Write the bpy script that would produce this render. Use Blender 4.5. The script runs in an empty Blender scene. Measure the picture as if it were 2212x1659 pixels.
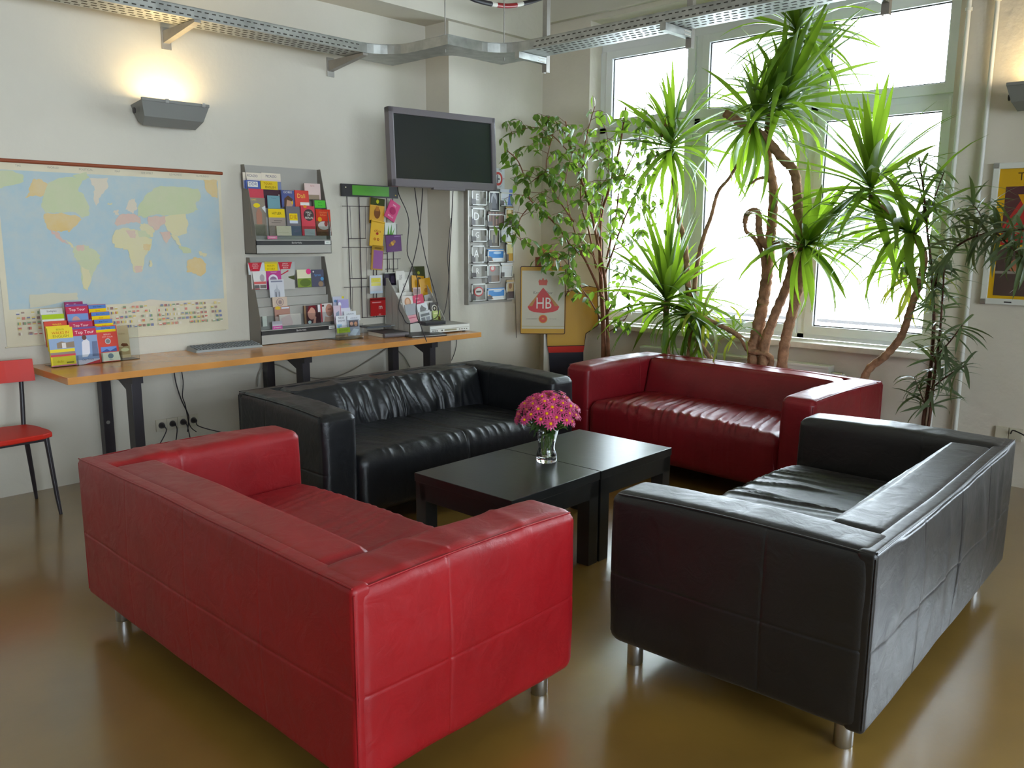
import bpy, bmesh, math, random
from mathutils import Vector, Matrix, noise
random.seed(7)
S = bpy.context.scene
COL = S.collection
D = bpy.data

# ------------------------------------------------------------------ camera, sky, exposure
# the world axes follow the room: x along the map wall, y towards it, z up (metres)
CM = ((0.6866782703, -0.7269454197, 0.0048280201),      # camera right
      (-0.1235670090, -0.1232619294, -0.9846510504),    # camera down
      (0.7163826822, 0.6755418962, -0.1744677597))      # camera forward
FPX, CX, CY, CAMH = 1805.6343, 1106.0, 829.5, 1.4972
cd = D.cameras.new('camera')
cam = D.objects.new('camera', cd)
COL.objects.link(cam)
R, DN, F = [Vector(r) for r in CM]
cam.matrix_world = Matrix(((R.x, -DN.x, -F.x, 0), (R.y, -DN.y, -F.y, 0), (R.z, -DN.z, -F.z, CAMH), (0, 0, 0, 1)))
cd.sensor_width = 36
cd.sensor_fit = 'HORIZONTAL'
cd.lens = 36 * FPX / 2212
cd.clip_start = 0.05
S.camera = cam

W = D.worlds.new('sky')
S.world = W
W.use_nodes = True
W.node_tree.nodes['Background'].inputs[0].default_value = (0.77, 0.895, 1.0, 1)
W.node_tree.nodes['Background'].inputs[1].default_value = 9.0
S.view_settings.view_transform = 'Standard'
S.view_settings.look = 'None'
S.view_settings.exposure = 1.35
S.view_settings.gamma = 1
S.view_settings.use_curve_mapping = False

# sampling portals in the window openings (two in the window wall, two in the wall on the camera's right)
for c_, rot_ in (((6.02, 3.105, 2.0), (0, math.pi / 2, 0)), ((6.02, -1.325, 2.0), (0, math.pi / 2, 0)), ((1.425, -4.52, 2.0), (0, math.pi / 2, -math.pi / 2)), ((-2.175, -4.52, 2.0), (0, math.pi / 2, -math.pi / 2))):
    l_ = D.lights.new('window_portal', 'AREA')
    l_.shape = 'RECTANGLE'
    l_.size, l_.size_y = 2.46, 2.85
    l_.cycles.is_portal = True
    o_ = D.objects.new('window_portal', l_)
    COL.objects.link(o_)
    o_.location = c_
    o_.rotation_euler = rot_

VW, ZD, UW, UF, VC = 5.298, 0.75, 5.70, 5.85, 5.027     # map wall, desk top, window wall, window frame, column face


def on(u, v, ax, val):
    """the point of the plane axis=val that lies on the sight line of photo pixel (u, v)"""
    d = R * ((u - CX) / FPX) + DN * ((v - CY) / FPX) + F
    o = Vector((0, 0, CAMH))
    return o + d * ((val - o[ax]) / d[ax])


# ------------------------------------------------------------------ materials
def nodes(m):
    m.use_nodes = True
    nt = m.node_tree
    return nt, nt.nodes['Principled BSDF']


def srgb(*c):
    c = c if len(c) == 3 else c[0]
    return tuple((x / 255 / 12.92 if x / 255 <= .04045 else ((x / 255 + .055) / 1.055) ** 2.4) for x in c)


def mat(name, col, rough=.5, spec=.5, metal=0, var=0, vscale=8, bump=0, bscale=60, coat=0, detail=4, dist=.01):
    m = D.materials.new(name)
    nt, b = nodes(m)
    c = (*srgb(col), 1) if max(col) > 1.0 else (*col, 1)
    b.inputs['Base Color'].default_value = c
    b.inputs['Roughness'].default_value = rough
    b.inputs['Specular IOR Level'].default_value = spec
    b.inputs['Metallic'].default_value = metal
    b.inputs['Coat Weight'].default_value = coat
    b.inputs['Coat Roughness'].default_value = .16
    if var or bump:
        tc = nt.nodes.new('ShaderNodeTexCoord')
    if var:
        n = nt.nodes.new('ShaderNodeTexNoise')
        n.inputs['Scale'].default_value = vscale
        n.inputs['Detail'].default_value = detail
        nt.links.new(tc.outputs['Object'], n.inputs['Vector'])
        r = nt.nodes.new('ShaderNodeValToRGB')
        r.color_ramp.elements[0].position = .3
        r.color_ramp.elements[1].position = .7
        r.color_ramp.elements[0].color = (*[x * (1 - var) for x in c[:3]], 1)
        r.color_ramp.elements[1].color = (*[min(1, x * (1 + var)) for x in c[:3]], 1)
        nt.links.new(n.outputs['Fac'], r.inputs['Fac'])
        nt.links.new(r.outputs['Color'], b.inputs['Base Color'])
    if bump:
        n = nt.nodes.new('ShaderNodeTexNoise')
        n.inputs['Scale'].default_value = bscale
        n.inputs['Detail'].default_value = 5
        nt.links.new(tc.outputs['Object'], n.inputs['Vector'])
        bp = nt.nodes.new('ShaderNodeBump')
        bp.inputs['Strength'].default_value = bump
        bp.inputs['Distance'].default_value = dist
        nt.links.new(n.outputs['Fac'], bp.inputs['Height'])
        nt.links.new(bp.outputs['Normal'], b.inputs['Normal'])
    return m


def leather(name, col, rough, var, spec=.42, sheen=.0):
    m = mat(name, col, rough, spec, 0, var, 5)
    nt, b = nodes(m)
    b.inputs['Sheen Weight'].default_value = sheen
    b.inputs['Sheen Roughness'].default_value = .45
    b.inputs['Sheen Tint'].default_value = (1, .95, .88, 1)
    tc = nt.nodes.new('ShaderNodeTexCoord')
    v = nt.nodes.new('ShaderNodeTexVoronoi')
    v.inputs['Scale'].default_value = 420
    n = nt.nodes.new('ShaderNodeTexNoise')
    n.inputs['Scale'].default_value = 14
    n.inputs['Detail'].default_value = 6
    n.inputs['Distortion'].default_value = 1.2
    for x in (v, n):
        nt.links.new(tc.outputs['Object'], x.inputs['Vector'])
    b1 = nt.nodes.new('ShaderNodeBump')
    b1.inputs['Strength'].default_value = .12
    b1.inputs['Distance'].default_value = .001
    b2 = nt.nodes.new('ShaderNodeBump')
    b2.inputs['Strength'].default_value = .22
    b2.inputs['Distance'].default_value = .012
    nt.links.new(v.outputs['Distance'], b1.inputs['Height'])
    nt.links.new(n.outputs['Fac'], b2.inputs['Height'])
    nt.links.new(b2.outputs['Normal'], b1.inputs['Normal'])
    nt.links.new(b1.outputs['Normal'], b.inputs['Normal'])
    mr = nt.nodes.new('ShaderNodeMapRange')
    mr.inputs['To Min'].default_value = rough - .08
    mr.inputs['To Max'].default_value = rough + .12
    nt.links.new(n.outputs['Fac'], mr.inputs['Value'])
    nt.links.new(mr.outputs['Result'], b.inputs['Roughness'])
    return m


def leafmat(name, col, back, rough=.4, trans=.45):
    m = D.materials.new(name)
    nt, b = nodes(m)
    b.inputs['Roughness'].default_value = rough
    oi = nt.nodes.new('ShaderNodeTexCoord')
    n = nt.nodes.new('ShaderNodeTexNoise')
    n.inputs['Scale'].default_value = 3
    g = nt.nodes.new('ShaderNodeNewGeometry')
    nt.links.new(g.outputs['Position'], n.inputs['Vector'])
    r = nt.nodes.new('ShaderNodeValToRGB')
    c = srgb(col)
    r.color_ramp.elements[0].position = .3
    r.color_ramp.elements[1].position = .7
    r.color_ramp.elements[0].color = (*[x * .7 for x in c], 1)
    r.color_ramp.elements[1].color = (c[0] * 1.35, c[1] * 1.25, c[2] * 1.1, 1)
    nt.links.new(n.outputs['Fac'], r.inputs['Fac'])
    nt.links.new(r.outputs['Color'], b.inputs['Base Color'])
    t = nt.nodes.new('ShaderNodeBsdfTranslucent')
    t.inputs['Color'].default_value = (*srgb(back), 1)
    mx = nt.nodes.new('ShaderNodeMixShader')
    mx.inputs[0].default_value = trans
    out = nt.nodes['Material Output']
    nt.links.new(b.outputs[0], mx.inputs[1])
    nt.links.new(t.outputs[0], mx.inputs[2])
    nt.links.new(mx.outputs[0], out.inputs['Surface'])
    return m


def glassmat(name, tint=(1, 1, 1), refl=.06):
    m = D.materials.new(name)
    nt, b = nodes(m)
    nt.nodes.remove(b)
    t = nt.nodes.new('ShaderNodeBsdfTransparent')
    t.inputs[0].default_value = (*tint, 1)
    g = nt.nodes.new('ShaderNodeBsdfGlossy')
    g.inputs['Roughness'].default_value = .02
    fr = nt.nodes.new('ShaderNodeFresnel')
    fr.inputs['IOR'].default_value = 1.45
    mx = nt.nodes.new('ShaderNodeMixShader')
    nt.links.new(fr.outputs[0], mx.inputs[0])
    nt.links.new(t.outputs[0], mx.inputs[1])
    nt.links.new(g.outputs[0], mx.inputs[2])
    nt.links.new(mx.outputs[0], nt.nodes['Material Output'].inputs['Surface'])
    return m


def printmat(name, rough=.35):
    m = D.materials.new(name)
    nt, b = nodes(m)
    a = nt.nodes.new('ShaderNodeVertexColor')
    a.layer_name = 'Col'
    nt.links.new(a.outputs['Color'], b.inputs['Base Color'])
    b.inputs['Roughness'].default_value = rough
    return m


M = {}
M['wall'] = mat('white_plaster', (206, 200, 186), .85, .2, 0, .03, 2.5, .25, 22, dist=.006)
M['rough_wall'] = mat('uneven_plaster', (216, 208, 194), .85, .2, 0, .04, 2, .55, 9, dist=.02)
M['ceiling'] = mat('ceiling_paint', (206, 202, 190), .9, .2)
M['floor'] = mat('olive_linoleum', (0.215, 0.124, 0.024), .30, .6, 0, .16, 2.2, .06, 40, detail=8, dist=.004, coat=1)
M['pvc'] = mat('white_pvc', (240, 243, 246), .35)
M['sill'] = mat('pale_stone', (214, 208, 196), .4, .5, 0, .06, 30)
M['white_metal'] = mat('white_enamel', (222, 222, 216), .35)
M['red'] = leather('red_leather', (0.25, 0.004, 0.007), .40, .12)
M['dark_red'] = leather('dark_red_leather', (0.20, 0.007, 0.012), .36, .12)
M['black'] = leather('black_leather', (0.006, 0.0065, 0.008), .34, .2)
M['black_worn'] = leather('worn_black_leather', (0.0045, 0.004, 0.0045), .40, .25, .65, .05)
M['steel'] = mat('brushed_steel', (0.55, 0.56, 0.57), .32, .5, 1)
M['galv'] = mat('galvanised_steel', (0.42, 0.43, 0.41), .45, .5, .8, .18, 14)
M['bare_steel'] = mat('grey_steel', (0.35, 0.33, 0.30), .5, .5, .6, .12, 10)
M['black_metal'] = mat('black_paint', (0.025, 0.02, 0.024), .4)
M['black_wood'] = mat('black_stained_wood', (0.012, 0.013, 0.013), .28, .65, 0, .3, 6, .1, 30, dist=.003)
M['oak'] = mat('varnished_beech', (204, 140, 74), .22, .5, 0, .1, 5, .04, 40, coat=.3)
M['red_paint'] = mat('red_lacquer', (0.55, 0.02, 0.008), .45, .3)
M['tv'] = mat('dark_grey_plastic', (0.15, 0.13, 0.14), .35)
M['screen'] = mat('dark_screen', (0.018, 0.022, 0.023), .22)
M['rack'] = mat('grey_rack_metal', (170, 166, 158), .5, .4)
M['rack_dark'] = mat('rack_shadow_grey', (128, 122, 114), .5, .4)  # shade of the side panels, put into a darker copy of the rack grey
M['darkgrey'] = mat('charcoal_plastic', (0.03, 0.028, 0.03), .45)
M['cable'] = mat('black_cable', (0.02, 0.015, 0.02), .5)
M['grey_cable'] = mat('grey_cable', (150, 145, 132), .5)
M['wire'] = mat('dark_wire', (0.035, 0.02, 0.03), .45, .5, .3)
M['paper'] = mat('white_paper', (222, 218, 208), .7, .2)
M['cream'] = mat('map_paper', (214, 204, 178), .75, .2, 0, .05, 6)
M['rod'] = mat('brown_wood_rod', (140, 70, 40), .45)
M['print'] = printmat('printed_ink')
M['gloss_print'] = printmat('glossy_print', .22)
M['map_print'] = printmat('map_ink', .7)
nt_, b_ = nodes(M['map_print'])
n_ = nt_.nodes.new('ShaderNodeTexNoise')
n_.inputs['Scale'].default_value = 7
n_.inputs['Detail'].default_value = 9
n_.inputs['Roughness'].default_value = .7
g_ = nt_.nodes.new('ShaderNodeNewGeometry')
nt_.links.new(g_.outputs['Position'], n_.inputs['Vector'])
r_ = nt_.nodes.new('ShaderNodeMapRange')
r_.inputs['From Min'].default_value, r_.inputs['From Max'].default_value = .3, .7
r_.inputs['To Min'].default_value, r_.inputs['To Max'].default_value = .05, .5
nt_.links.new(n_.outputs['Fac'], r_.inputs['Value'])
x_ = nt_.nodes.new('ShaderNodeMixRGB')          # faded, mottled ink
x_.inputs['Color2'].default_value = (*srgb(206, 198, 176), 1)
nt_.links.new(r_.outputs['Result'], x_.inputs['Fac'])
nt_.links.new(b_.inputs['Base Color'].links[0].from_socket, x_.inputs['Color1'])
nt_.links.new(x_.outputs['Color'], b_.inputs['Base Color'])
M['socket'] = mat('ivory_plastic', (205, 198, 178), .45)
M['lamp'] = mat('grey_lamp_metal', (126, 126, 122), .4, .5, 0)
M['keyboard'] = mat('grey_keyboard', (150, 152, 150), .5)
M['glass'] = glassmat('window_glass')
M['acrylic'] = glassmat('clear_acrylic', (.93, .95, .95))
M['trunk'] = mat('yucca_bark', (158, 120, 92), .85, .2, 0, .35, 22, .8, 60, dist=.01)
M['bark'] = mat('ficus_bark', (120, 78, 55), .8, .2, 0, .25, 25, .4, 70, dist=.005)
M['stem'] = mat('reddish_stem', (88, 58, 46), .7, .2, 0, .3, 25)
M['yucca'] = leafmat('yucca_leaf', (72, 106, 40), (140, 175, 40), .38, .38)
M['yucca_old'] = leafmat('old_yucca_leaf', (112, 124, 50), (170, 175, 50), .5, .35)
M['ficus'] = leafmat('ficus_leaf', (70, 100, 42), (130, 165, 50), .36, .36)
M['oleander'] = leafmat('narrow_leaf', (92, 108, 86), (120, 145, 60), .34, .28)
M['pot'] = mat('terracotta', (150, 88, 60), .8, .2, 0, .1, 12)
M['soil'] = mat('soil', (50, 38, 28), .95, .1, 0, .3, 60, .8, 80)
M['petal'] = leafmat('pink_petal', (206, 74, 136), (226, 110, 160), .5, .3)
M['disc'] = mat('yellow_flower_centre', (222, 170, 16), .7, .2, 0, .2, 300)
M['flower_leaf'] = leafmat('dark_flower_leaf', (52, 84, 40), (90, 130, 50), .5, .3)
M['flower_stem'] = mat('green_stem', (104, 132, 50), .5)
M['yellow_card'] = mat('yellow_board', (196, 146, 22), .4)
M['brown_line'] = mat('brown_outline', (66, 28, 22), .45)
M['beige_card'] = mat('beige_board', (206, 186, 156), .45)
M['navy_card'] = mat('navy_board', (26, 24, 40), .45)


def real_glass(name):
    m = D.materials.new(name)
    nt, b = nodes(m)
    b.inputs['Base Color'].default_value = (.98, 1, .99, 1)
    b.inputs['Transmission Weight'].default_value = 1
    b.inputs['Roughness'].default_value = 0
    b.inputs['IOR'].default_value = 1.45
    return m


M['vase'] = real_glass('vase_glass')


# ------------------------------------------------------------------ object helpers
def link(name, me, m=None, parent=None, loc=None):
    o = D.objects.new(name, me)
    if m is not None and me is not None and not me.materials:
        me.materials.append(M[m] if isinstance(m, str) else m)
    COL.objects.link(o)
    if parent is not None:
        o.parent = parent
    if loc is not None:
        o.location = loc
    return o


def tag(o, label, cat, group=None, kind=None):
    o['label'] = label
    o['category'] = cat
    if group:
        o['group'] = group
    if kind:
        o['kind'] = kind
    return o


def empty(name, loc=(0, 0, 0), rz=0):
    o = D.objects.new(name, None)
    o.empty_display_size = .05
    COL.objects.link(o)
    o.location = loc
    o.rotation_euler = (0, 0, rz)
    return o


class B:
    """collects shapes into one mesh"""

    def __init__(s):
        s.v, s.f, s.mi, s.sm = [], [], [], []

    def add(s, vs, fs, mi=0, smooth=False):
        n = len(s.v)
        s.v += [tuple(x) for x in vs]
        for f in fs:
            s.f.append(tuple(i + n for i in f))
            s.mi.append(mi)
            s.sm.append(smooth)
        return s

    def box(s, a, b, mi=0, mtx=None, bev=0):
        x0, y0, z0 = a
        x1, y1, z1 = b
        if bev:
            bm = bmesh.new()
            bmesh.ops.create_cube(bm, size=1)
            for v in bm.verts:
                v.co = Vector(((x0 + x1) / 2 + v.co.x * (x1 - x0), (y0 + y1) / 2 + v.co.y * (y1 - y0), (z0 + z1) / 2 + v.co.z * (z1 - z0)))
            bmesh.ops.bevel(bm, geom=list(bm.edges), offset=bev, segments=2, affect='EDGES', profile=.7)
            bm.verts.index_update()
            vs = [v.co.copy() for v in bm.verts]
            fs = [[v.index for v in f.verts] for f in bm.faces]
            bm.free()
        else:
            vs = [Vector(p) for p in ((x0, y0, z0), (x1, y0, z0), (x1, y1, z0), (x0, y1, z0), (x0, y0, z1), (x1, y0, z1), (x1, y1, z1), (x0, y1, z1))]
            fs = [(0, 3, 2, 1), (4, 5, 6, 7), (0, 1, 5, 4), (1, 2, 6, 5), (2, 3, 7, 6), (3, 0, 4, 7)]
        if mtx is not None:
            vs = [mtx @ v for v in vs]
        return s.add(vs, fs, mi)

    def hexa(s, bot, top, mi=0):
        return s.add(list(bot) + list(top), [(3, 2, 1, 0), (4, 5, 6, 7), (0, 1, 5, 4), (1, 2, 6, 5), (2, 3, 7, 6), (3, 0, 4, 7)], mi)

    def prism(s, poly, off, mi=0):
        """extrude a 3D polygon by vector off"""
        n = len(poly)
        vs = [Vector(p) for p in poly]
        vs += [v + Vector(off) for v in vs]
        fs = [tuple(range(n - 1, -1, -1)), tuple(range(n, 2 * n))] + [(i, (i + 1) % n, n + (i + 1) % n, n + i) for i in range(n)]
        return s.add(vs, fs, mi)

    def tube(s, pts, r, n=8, mi=0, cap=True, smooth=True):
        pts = [Vector(p) for p in pts]
        k = len(pts)
        rr = r if isinstance(r, (list, tuple)) else [r] * k
        vs, fs = [], []
        t0 = (pts[1] - pts[0]).normalized()
        up = Vector((0, 0, 1)) if abs(t0.z) < .9 else Vector((1, 0, 0))
        a = t0.cross(up).normalized()
        for i, p in enumerate(pts):
            t = (pts[min(i + 1, k - 1)] - pts[max(i - 1, 0)]).normalized()
            a = (a - t * a.dot(t)).normalized()
            b = t.cross(a)
            for j in range(n):
                an = 2 * math.pi * j / n
                vs.append(p + (a * math.cos(an) + b * math.sin(an)) * rr[i])
        for i in range(k - 1):
            for j in range(n):
                fs.append((i * n + j, i * n + (j + 1) % n, (i + 1) * n + (j + 1) % n, (i + 1) * n + j))
        s.add(vs, fs, mi, smooth)
        if cap:
            s.add(vs[:n], [tuple(range(n - 1, -1, -1))], mi)
            s.add(vs[-n:], [tuple(range(n))], mi)
        return s

    def lathe(s, prof, c=(0, 0, 0), n=24, mi=0, smooth=True, caps=(True, True)):
        vs, fs = [], []
        for r, z in prof:
            for j in range(n):
                an = 2 * math.pi * j / n
                vs.append((c[0] + r * math.cos(an), c[1] + r * math.sin(an), c[2] + z))
        for i in range(len(prof) - 1):
            for j in range(n):
                fs.append((i * n + j, i * n + (j + 1) % n, (i + 1) * n + (j + 1) % n, (i + 1) * n + j))
        s.add(vs, fs, mi, smooth)
        if caps[0]:
            s.add(vs[:n], [tuple(range(n - 1, -1, -1))], mi)
        if caps[1]:
            s.add(vs[-n:], [tuple(range(n))], mi)
        return s

    def mesh(s, name='mesh'):
        me = D.meshes.new(name)
        me.from_pydata(s.v, [], s.f)
        me.polygons.foreach_set('material_index', s.mi)
        me.polygons.foreach_set('use_smooth', s.sm)
        me.update()
        return me

    def build(s, name, m, parent=None, loc=None):
        me = s.mesh(name)
        for x in (m if isinstance(m, (list, tuple)) else [m]):
            me.materials.append(M[x])
        return link(name, me, None, parent, loc)


def spline(pts, n=6):
    """Catmull-Rom through points"""
    pts = [Vector(p) for p in pts]
    out = []
    for i in range(len(pts) - 1):
        p0, p1, p2, p3 = pts[max(i - 1, 0)], pts[i], pts[i + 1], pts[min(i + 2, len(pts) - 1)]
        for k in range(n):
            t = k / n
            out.append(.5 * ((2 * p1) + (p2 - p0) * t + (2 * p0 - 5 * p1 + 4 * p2 - p3) * t * t + (3 * p1 - p0 - 3 * p2 + p3) * t ** 3))
    out.append(pts[-1])
    return out


# ------------------------------------------------------------------ flat print (patches and lettering on real surfaces)
_txt = {}


def text_polys(s):
    """polygons of a word, height of capitals ~ .7, centred at 0"""
    if s not in _txt:
        c = D.curves.new('word', 'FONT')
        c.body = s
        c.align_x = 'CENTER'
        c.align_y = 'CENTER'
        c.resolution_u = 2
        o = D.objects.new('word', c)
        me = D.meshes.new_from_object(o)
        vs = [v.co.copy() for v in me.vertices]
        _txt[s] = [[(vs[i].x, vs[i].y) for i in p.vertices] for p in me.polygons]
        D.objects.remove(o)
        D.meshes.remove(me)
        D.curves.remove(c)
    return _txt[s]


def ell(cx, cy, rx, ry, n=20):
    return [(cx + rx * math.cos(2 * math.pi * i / n), cy + ry * math.sin(2 * math.pi * i / n)) for i in range(n)]


def printed(name, items, w, h, parent, m='print', mtx=None, eps=.0005):
    """items in fractions of a w x h face in the local xz plane facing -y; colours in 0..255.
    ('r',x0,y0,x1,y1,c) ('e',cx,cy,rx,ry,c) ('p',pts,c) ('t',word,cx,cy,size,c[,angle[,stretch]])"""
    vs, fs, cs = [], [], []
    for k, it in enumerate(items):
        c = srgb(it[5] if it[0] in 'ret' else it[2])
        y = -eps * (1 + .6 * k)
        if it[0] == 'r':
            polys = [[(it[1] * w, it[2] * h), (it[3] * w, it[2] * h), (it[3] * w, it[4] * h), (it[1] * w, it[4] * h)]]
        elif it[0] == 'e':
            polys = [[(x * w, z * h) for x, z in ell(*it[1:5])]]
        elif it[0] == 'p':
            polys = [[(x * w, z * h) for x, z in it[1]]]
        else:
            sz = it[4] * h
            an = it[6] if len(it) > 6 else 0
            stx = it[7] if len(it) > 7 else 1
            ca, sa = math.cos(an), math.sin(an)
            polys = [[(it[2] * w + (x * stx * ca - z * sa) * sz, it[3] * h + (x * stx * sa + z * ca) * sz) for x, z in p] for p in text_polys(it[1])]
        for p in polys:
            n = len(vs)
            vs += [(x, y, z) for x, z in p]
            fs.append(tuple(range(n, n + len(p))))
            cs.append(c)
    me = D.meshes.new(name)
    me.from_pydata(vs, [], fs)
    # all print faces look towards -y
    a = me.color_attributes.new('Col', 'FLOAT_COLOR', 'CORNER')
    flat = []
    for p, c in zip(me.polygons, cs):
        flat += [*c, 1] * p.loop_total
    a.data.foreach_set('color', flat)
    me.materials.append(M[m])
    o = link(name, me, None, parent)
    if mtx is not None:
        o.matrix_local = mtx
    return o


def card(name, label, cat, origin, w, h, col, items=(), group=None, t=.003, lean=0, rz=0, roll=0, m=None, gloss=False, part='cover_print'):
    """thin printed thing; origin = lower left corner of its front, facing -y"""
    b = B().box((0, 0, 0), (w, t, h))
    mm = D.materials.get('card_%d_%d_%d' % tuple(col)) or mat('card_%d_%d_%d' % tuple(col), col, .45, .4)
    M[mm.name] = mm
    o = b.build(name, mm.name)
    o.matrix_world = Matrix.Translation(origin) @ Matrix.Rotation(rz, 4, 'Z') @ Matrix.Rotation(-lean, 4, 'X') @ Matrix.Rotation(roll, 4, 'Y')
    if label:
        tag(o, label, cat, group)
    if items:
        printed(part, items, w, h, o, 'gloss_print' if gloss else 'print')
    return o


def card_px(name, label, cat, box, V, col, items=(), **k):
    """a card on the plane y=V filling photo box (x0,y0,x1,y1)"""
    x0, y0, x1, y1 = box
    xm = (x0 + x1) / 2
    a, b_ = on(x0, y1, 1, V), on(x1, y1, 1, V)
    tp, bt = on(xm, y0, 1, V), on(xm, y1, 1, V)
    return card(name, label, cat, Vector((a.x, V, bt.z)), b_.x - a.x, tp.z - bt.z, col, items, **k)


# ------------------------------------------------------------------ room shell
def struct(o):
    o['kind'] = 'structure'
    return o


UMIN, VMIN, HC = -9.0, -4.2, 3.62
struct(B().box((UMIN, VMIN, -.1), (6.2, 5.7, 0)).build('floor', 'floor'))
struct(B().box((UMIN - .2, VMIN - .2, HC), (6.2, 5.7, HC + .15)).build('ceiling', 'ceiling'))
struct(B().box((UMIN, VW, 0), (6.2, VW + .25, HC)).build('wall_left', 'wall'))
struct(B().box((4.60, VC, 0), (UW + .2, VW, HC)).build('wall_column', 'wall'))
struct(B().box((UMIN - .2, VMIN, 0), (UMIN, 5.6, HC)).build('wall_back', 'wall'))

# window wall with its openings (a second, unseen window is added right of the frame to fit the light)
W1, W2 = (1.70, 4.51), (-2.75, 0.10)
WN = ((-3.6, -.75), (.0, 2.85))  # unseen windows, added in the near wall to light the room from that side
Z0, Z1 = .775, 3.23
wb = B()
for a, b_ in ((VMIN, W2[0]), (W2[1], W1[0]), (W1[1], VC)):
    wb.box((UW, a, 0), (UW + .3, b_, HC))
for a, b_ in (W1, W2):
    wb.box((UW, a, 0), (UW + .3, b_, Z0 - .04))
    wb.box((UW, a, Z1), (UW + .3, b_, HC))
struct(wb.build('wall_right', 'rough_wall'))
wb = B()
for a, b_ in ((UMIN, WN[0][0]), (WN[0][1], WN[1][0]), (WN[1][1], 6.2)):
    wb.box((a, VMIN - .3, 0), (b_, VMIN, HC))
for a, b_ in WN:
    wb.box((a, VMIN - .3, 0), (b_, VMIN, Z0)).box((a, VMIN - .3, Z1), (b_, VMIN, HC))
struct(wb.build('wall_near', 'wall'))
# ceiling beam along the map wall and along the window wall
struct(B().box((UMIN, 4.975, 3.12), (UW, VW, HC)).build('trim_1', 'wall'))
struct(B().box((UW - .05, VMIN, 3.27), (UW, 4.975, HC)).build('trim_2', 'wall'))


def window(n, v0, v1):
    """three bays, each a low transom pane over a tall casement; v runs from right (v0) to left (v1)"""
    t = empty('window_%d' % n, (UF, (v0 + v1) / 2, Z0))
    t['kind'] = 'structure'
    dy = -(v0 + v1) / 2
    zt = 3.05
    fr = B()
    L = lambda a, b_, c0, c1, u0=0, u1=.07: fr.box((u0, a + dy, c0 - Z0), (u1, b_ + dy, c1 - Z0), 0, None, .006)
    L(v0, v1, 3.0, Z1, .01, .09)
    L(v0, v1, Z0, Z0 + .04)
    s = (v1 - v0 - .10) / 3
    edges = [v0, v0 + .03 + s, v0 + .06 + 2 * s, v1 - .05]
    L(v1 - .07, v1, Z0, 3.0)
    L(v0, v0 + .03, Z0, 3.0)
    for e in edges[1:3]:
        L(e - .03, e + .03, Z0, 3.0)
    L(v0, v1, 2.345, 2.40)
    fr.build('window_frame', 'pvc', t)
    for i in range(3):
        a, b_ = (edges[i] + .03, edges[i + 1] - .03) if i < 2 else (edges[2] + .03, v1 - .07)
        for z0, z1, nm in ((Z0 + .03, 2.35, 'casement'), (2.39, 3.0, 'transom')):
            q = B()
            w = .065
            X = lambda c0, c1, d0, d1: q.box((-.022, c0 + dy, d0 - Z0), (.05, c1 + dy, d1 - Z0), 0, None, .008)
            X(a, a + w, z0, z1), X(b_ - w, b_, z0, z1)
            X(a + w - .01, b_ - w + .01, z0, z0 + w), X(a + w - .01, b_ - w + .01, z1 - w, z1)
            g = q.build(nm, 'pvc', t)
            k = B()
            k.box((.0, a + w + dy, z0 + w - Z0), (.012, a + w + .007 + dy, z1 - w - Z0)).box((.0, b_ - w - .007 + dy, z0 + w - Z0), (.012, b_ - w + dy, z1 - w - Z0))
            k.box((.0, a + w + dy, z1 - w - .007 - Z0), (.012, b_ - w + dy, z1 - w - Z0)).box((.0, a + w + dy, z0 + w - Z0), (.012, b_ - w + dy, z0 + w + .007 - Z0))
            k.build('gasket', 'darkgrey', g)
            B().box((.012, a + w - .004 + dy, z0 + w - .004 - Z0), (.018, b_ - w + .004 + dy, z1 - w + .004 - Z0)).build('pane', 'glass', g)
            if nm == 'casement' and i == 0:
                B().box((-.03, a + .012 + dy, z1 - .09 - Z0), (-.02, a + .03 + dy, z1 + .02 - Z0), 0, None, .003).build('hinge', 'pvc', g)
    return t


window(1, *W1)
window(2, *W2)
for k, (a, b_) in enumerate(WN):
    w_ = window(k + 3, -b_, -a)
    w_.rotation_euler = (0, 0, -math.pi / 2)
    w_.location = ((a + b_) / 2, VMIN - .15, Z0)
for i, (a, b_) in enumerate((W1, W2)):
    sl = B().box((UW - .09, a - .03, Z0 - .04), (UF + .0, b_ + .03, Z0), 0, None, .008).build('trim_%d' % (i + 3), 'sill')
    struct(sl)
# railing of the terrace outside, pale in the glare
rl = empty('railing', (7.4, 3, 0))
tag(rl, 'thin metal railing outside behind the window panes, washed out by glare', 'railing')
B().box((-.02, -6.5, .745), (.02, 3.5, .775)).build('rail', 'darkgrey', rl)
for k in range(6):
    B().box((-.02, -6.3 + 1.9 * k, -.6), (.02, -6.26 + 1.9 * k, .745)).build('post', 'darkgrey', rl)


# radiator below the window
rad = empty('radiator', (5.62, 3.05, .12))
tag(rad, 'white flat panel radiator under the window behind the red sofa', 'radiator')
B().box((-.075, -.76, 0), (-.06, .76, .5), 0, None, .004).build('front_panel', 'white_metal', rad)
B().box((.0, -.76, 0), (.015, .76, .5)).build('back_panel', 'white_metal', rad)
B().box((-.08, -.77, .495), (.02, .77, .515), 0, None, .004).build('top_grille', 'white_metal', rad)
for s in (-1, 1):
    B().box((-.07, s * .765 - .006, 0), (.012, s * .765 + .006, .5)).build('side_cover', 'white_metal', rad)
B().tube([(-.03, -.76, .46), (-.03, -.86, .46), (-.03, -.88, .44), (-.03, -.88, -.12)], .01).build('pipe', 'white_metal', rad)
B().tube([(-.03, -.78, .46), (-.03, -.85, .46)], .018).build('valve', 'steel', rad)
for s in (-1, 1):
    B().box((.012, s * .5 - .02, .1), (.08, s * .5 + .02, .4)).build('wall_bracket', 'white_metal', rad)


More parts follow.
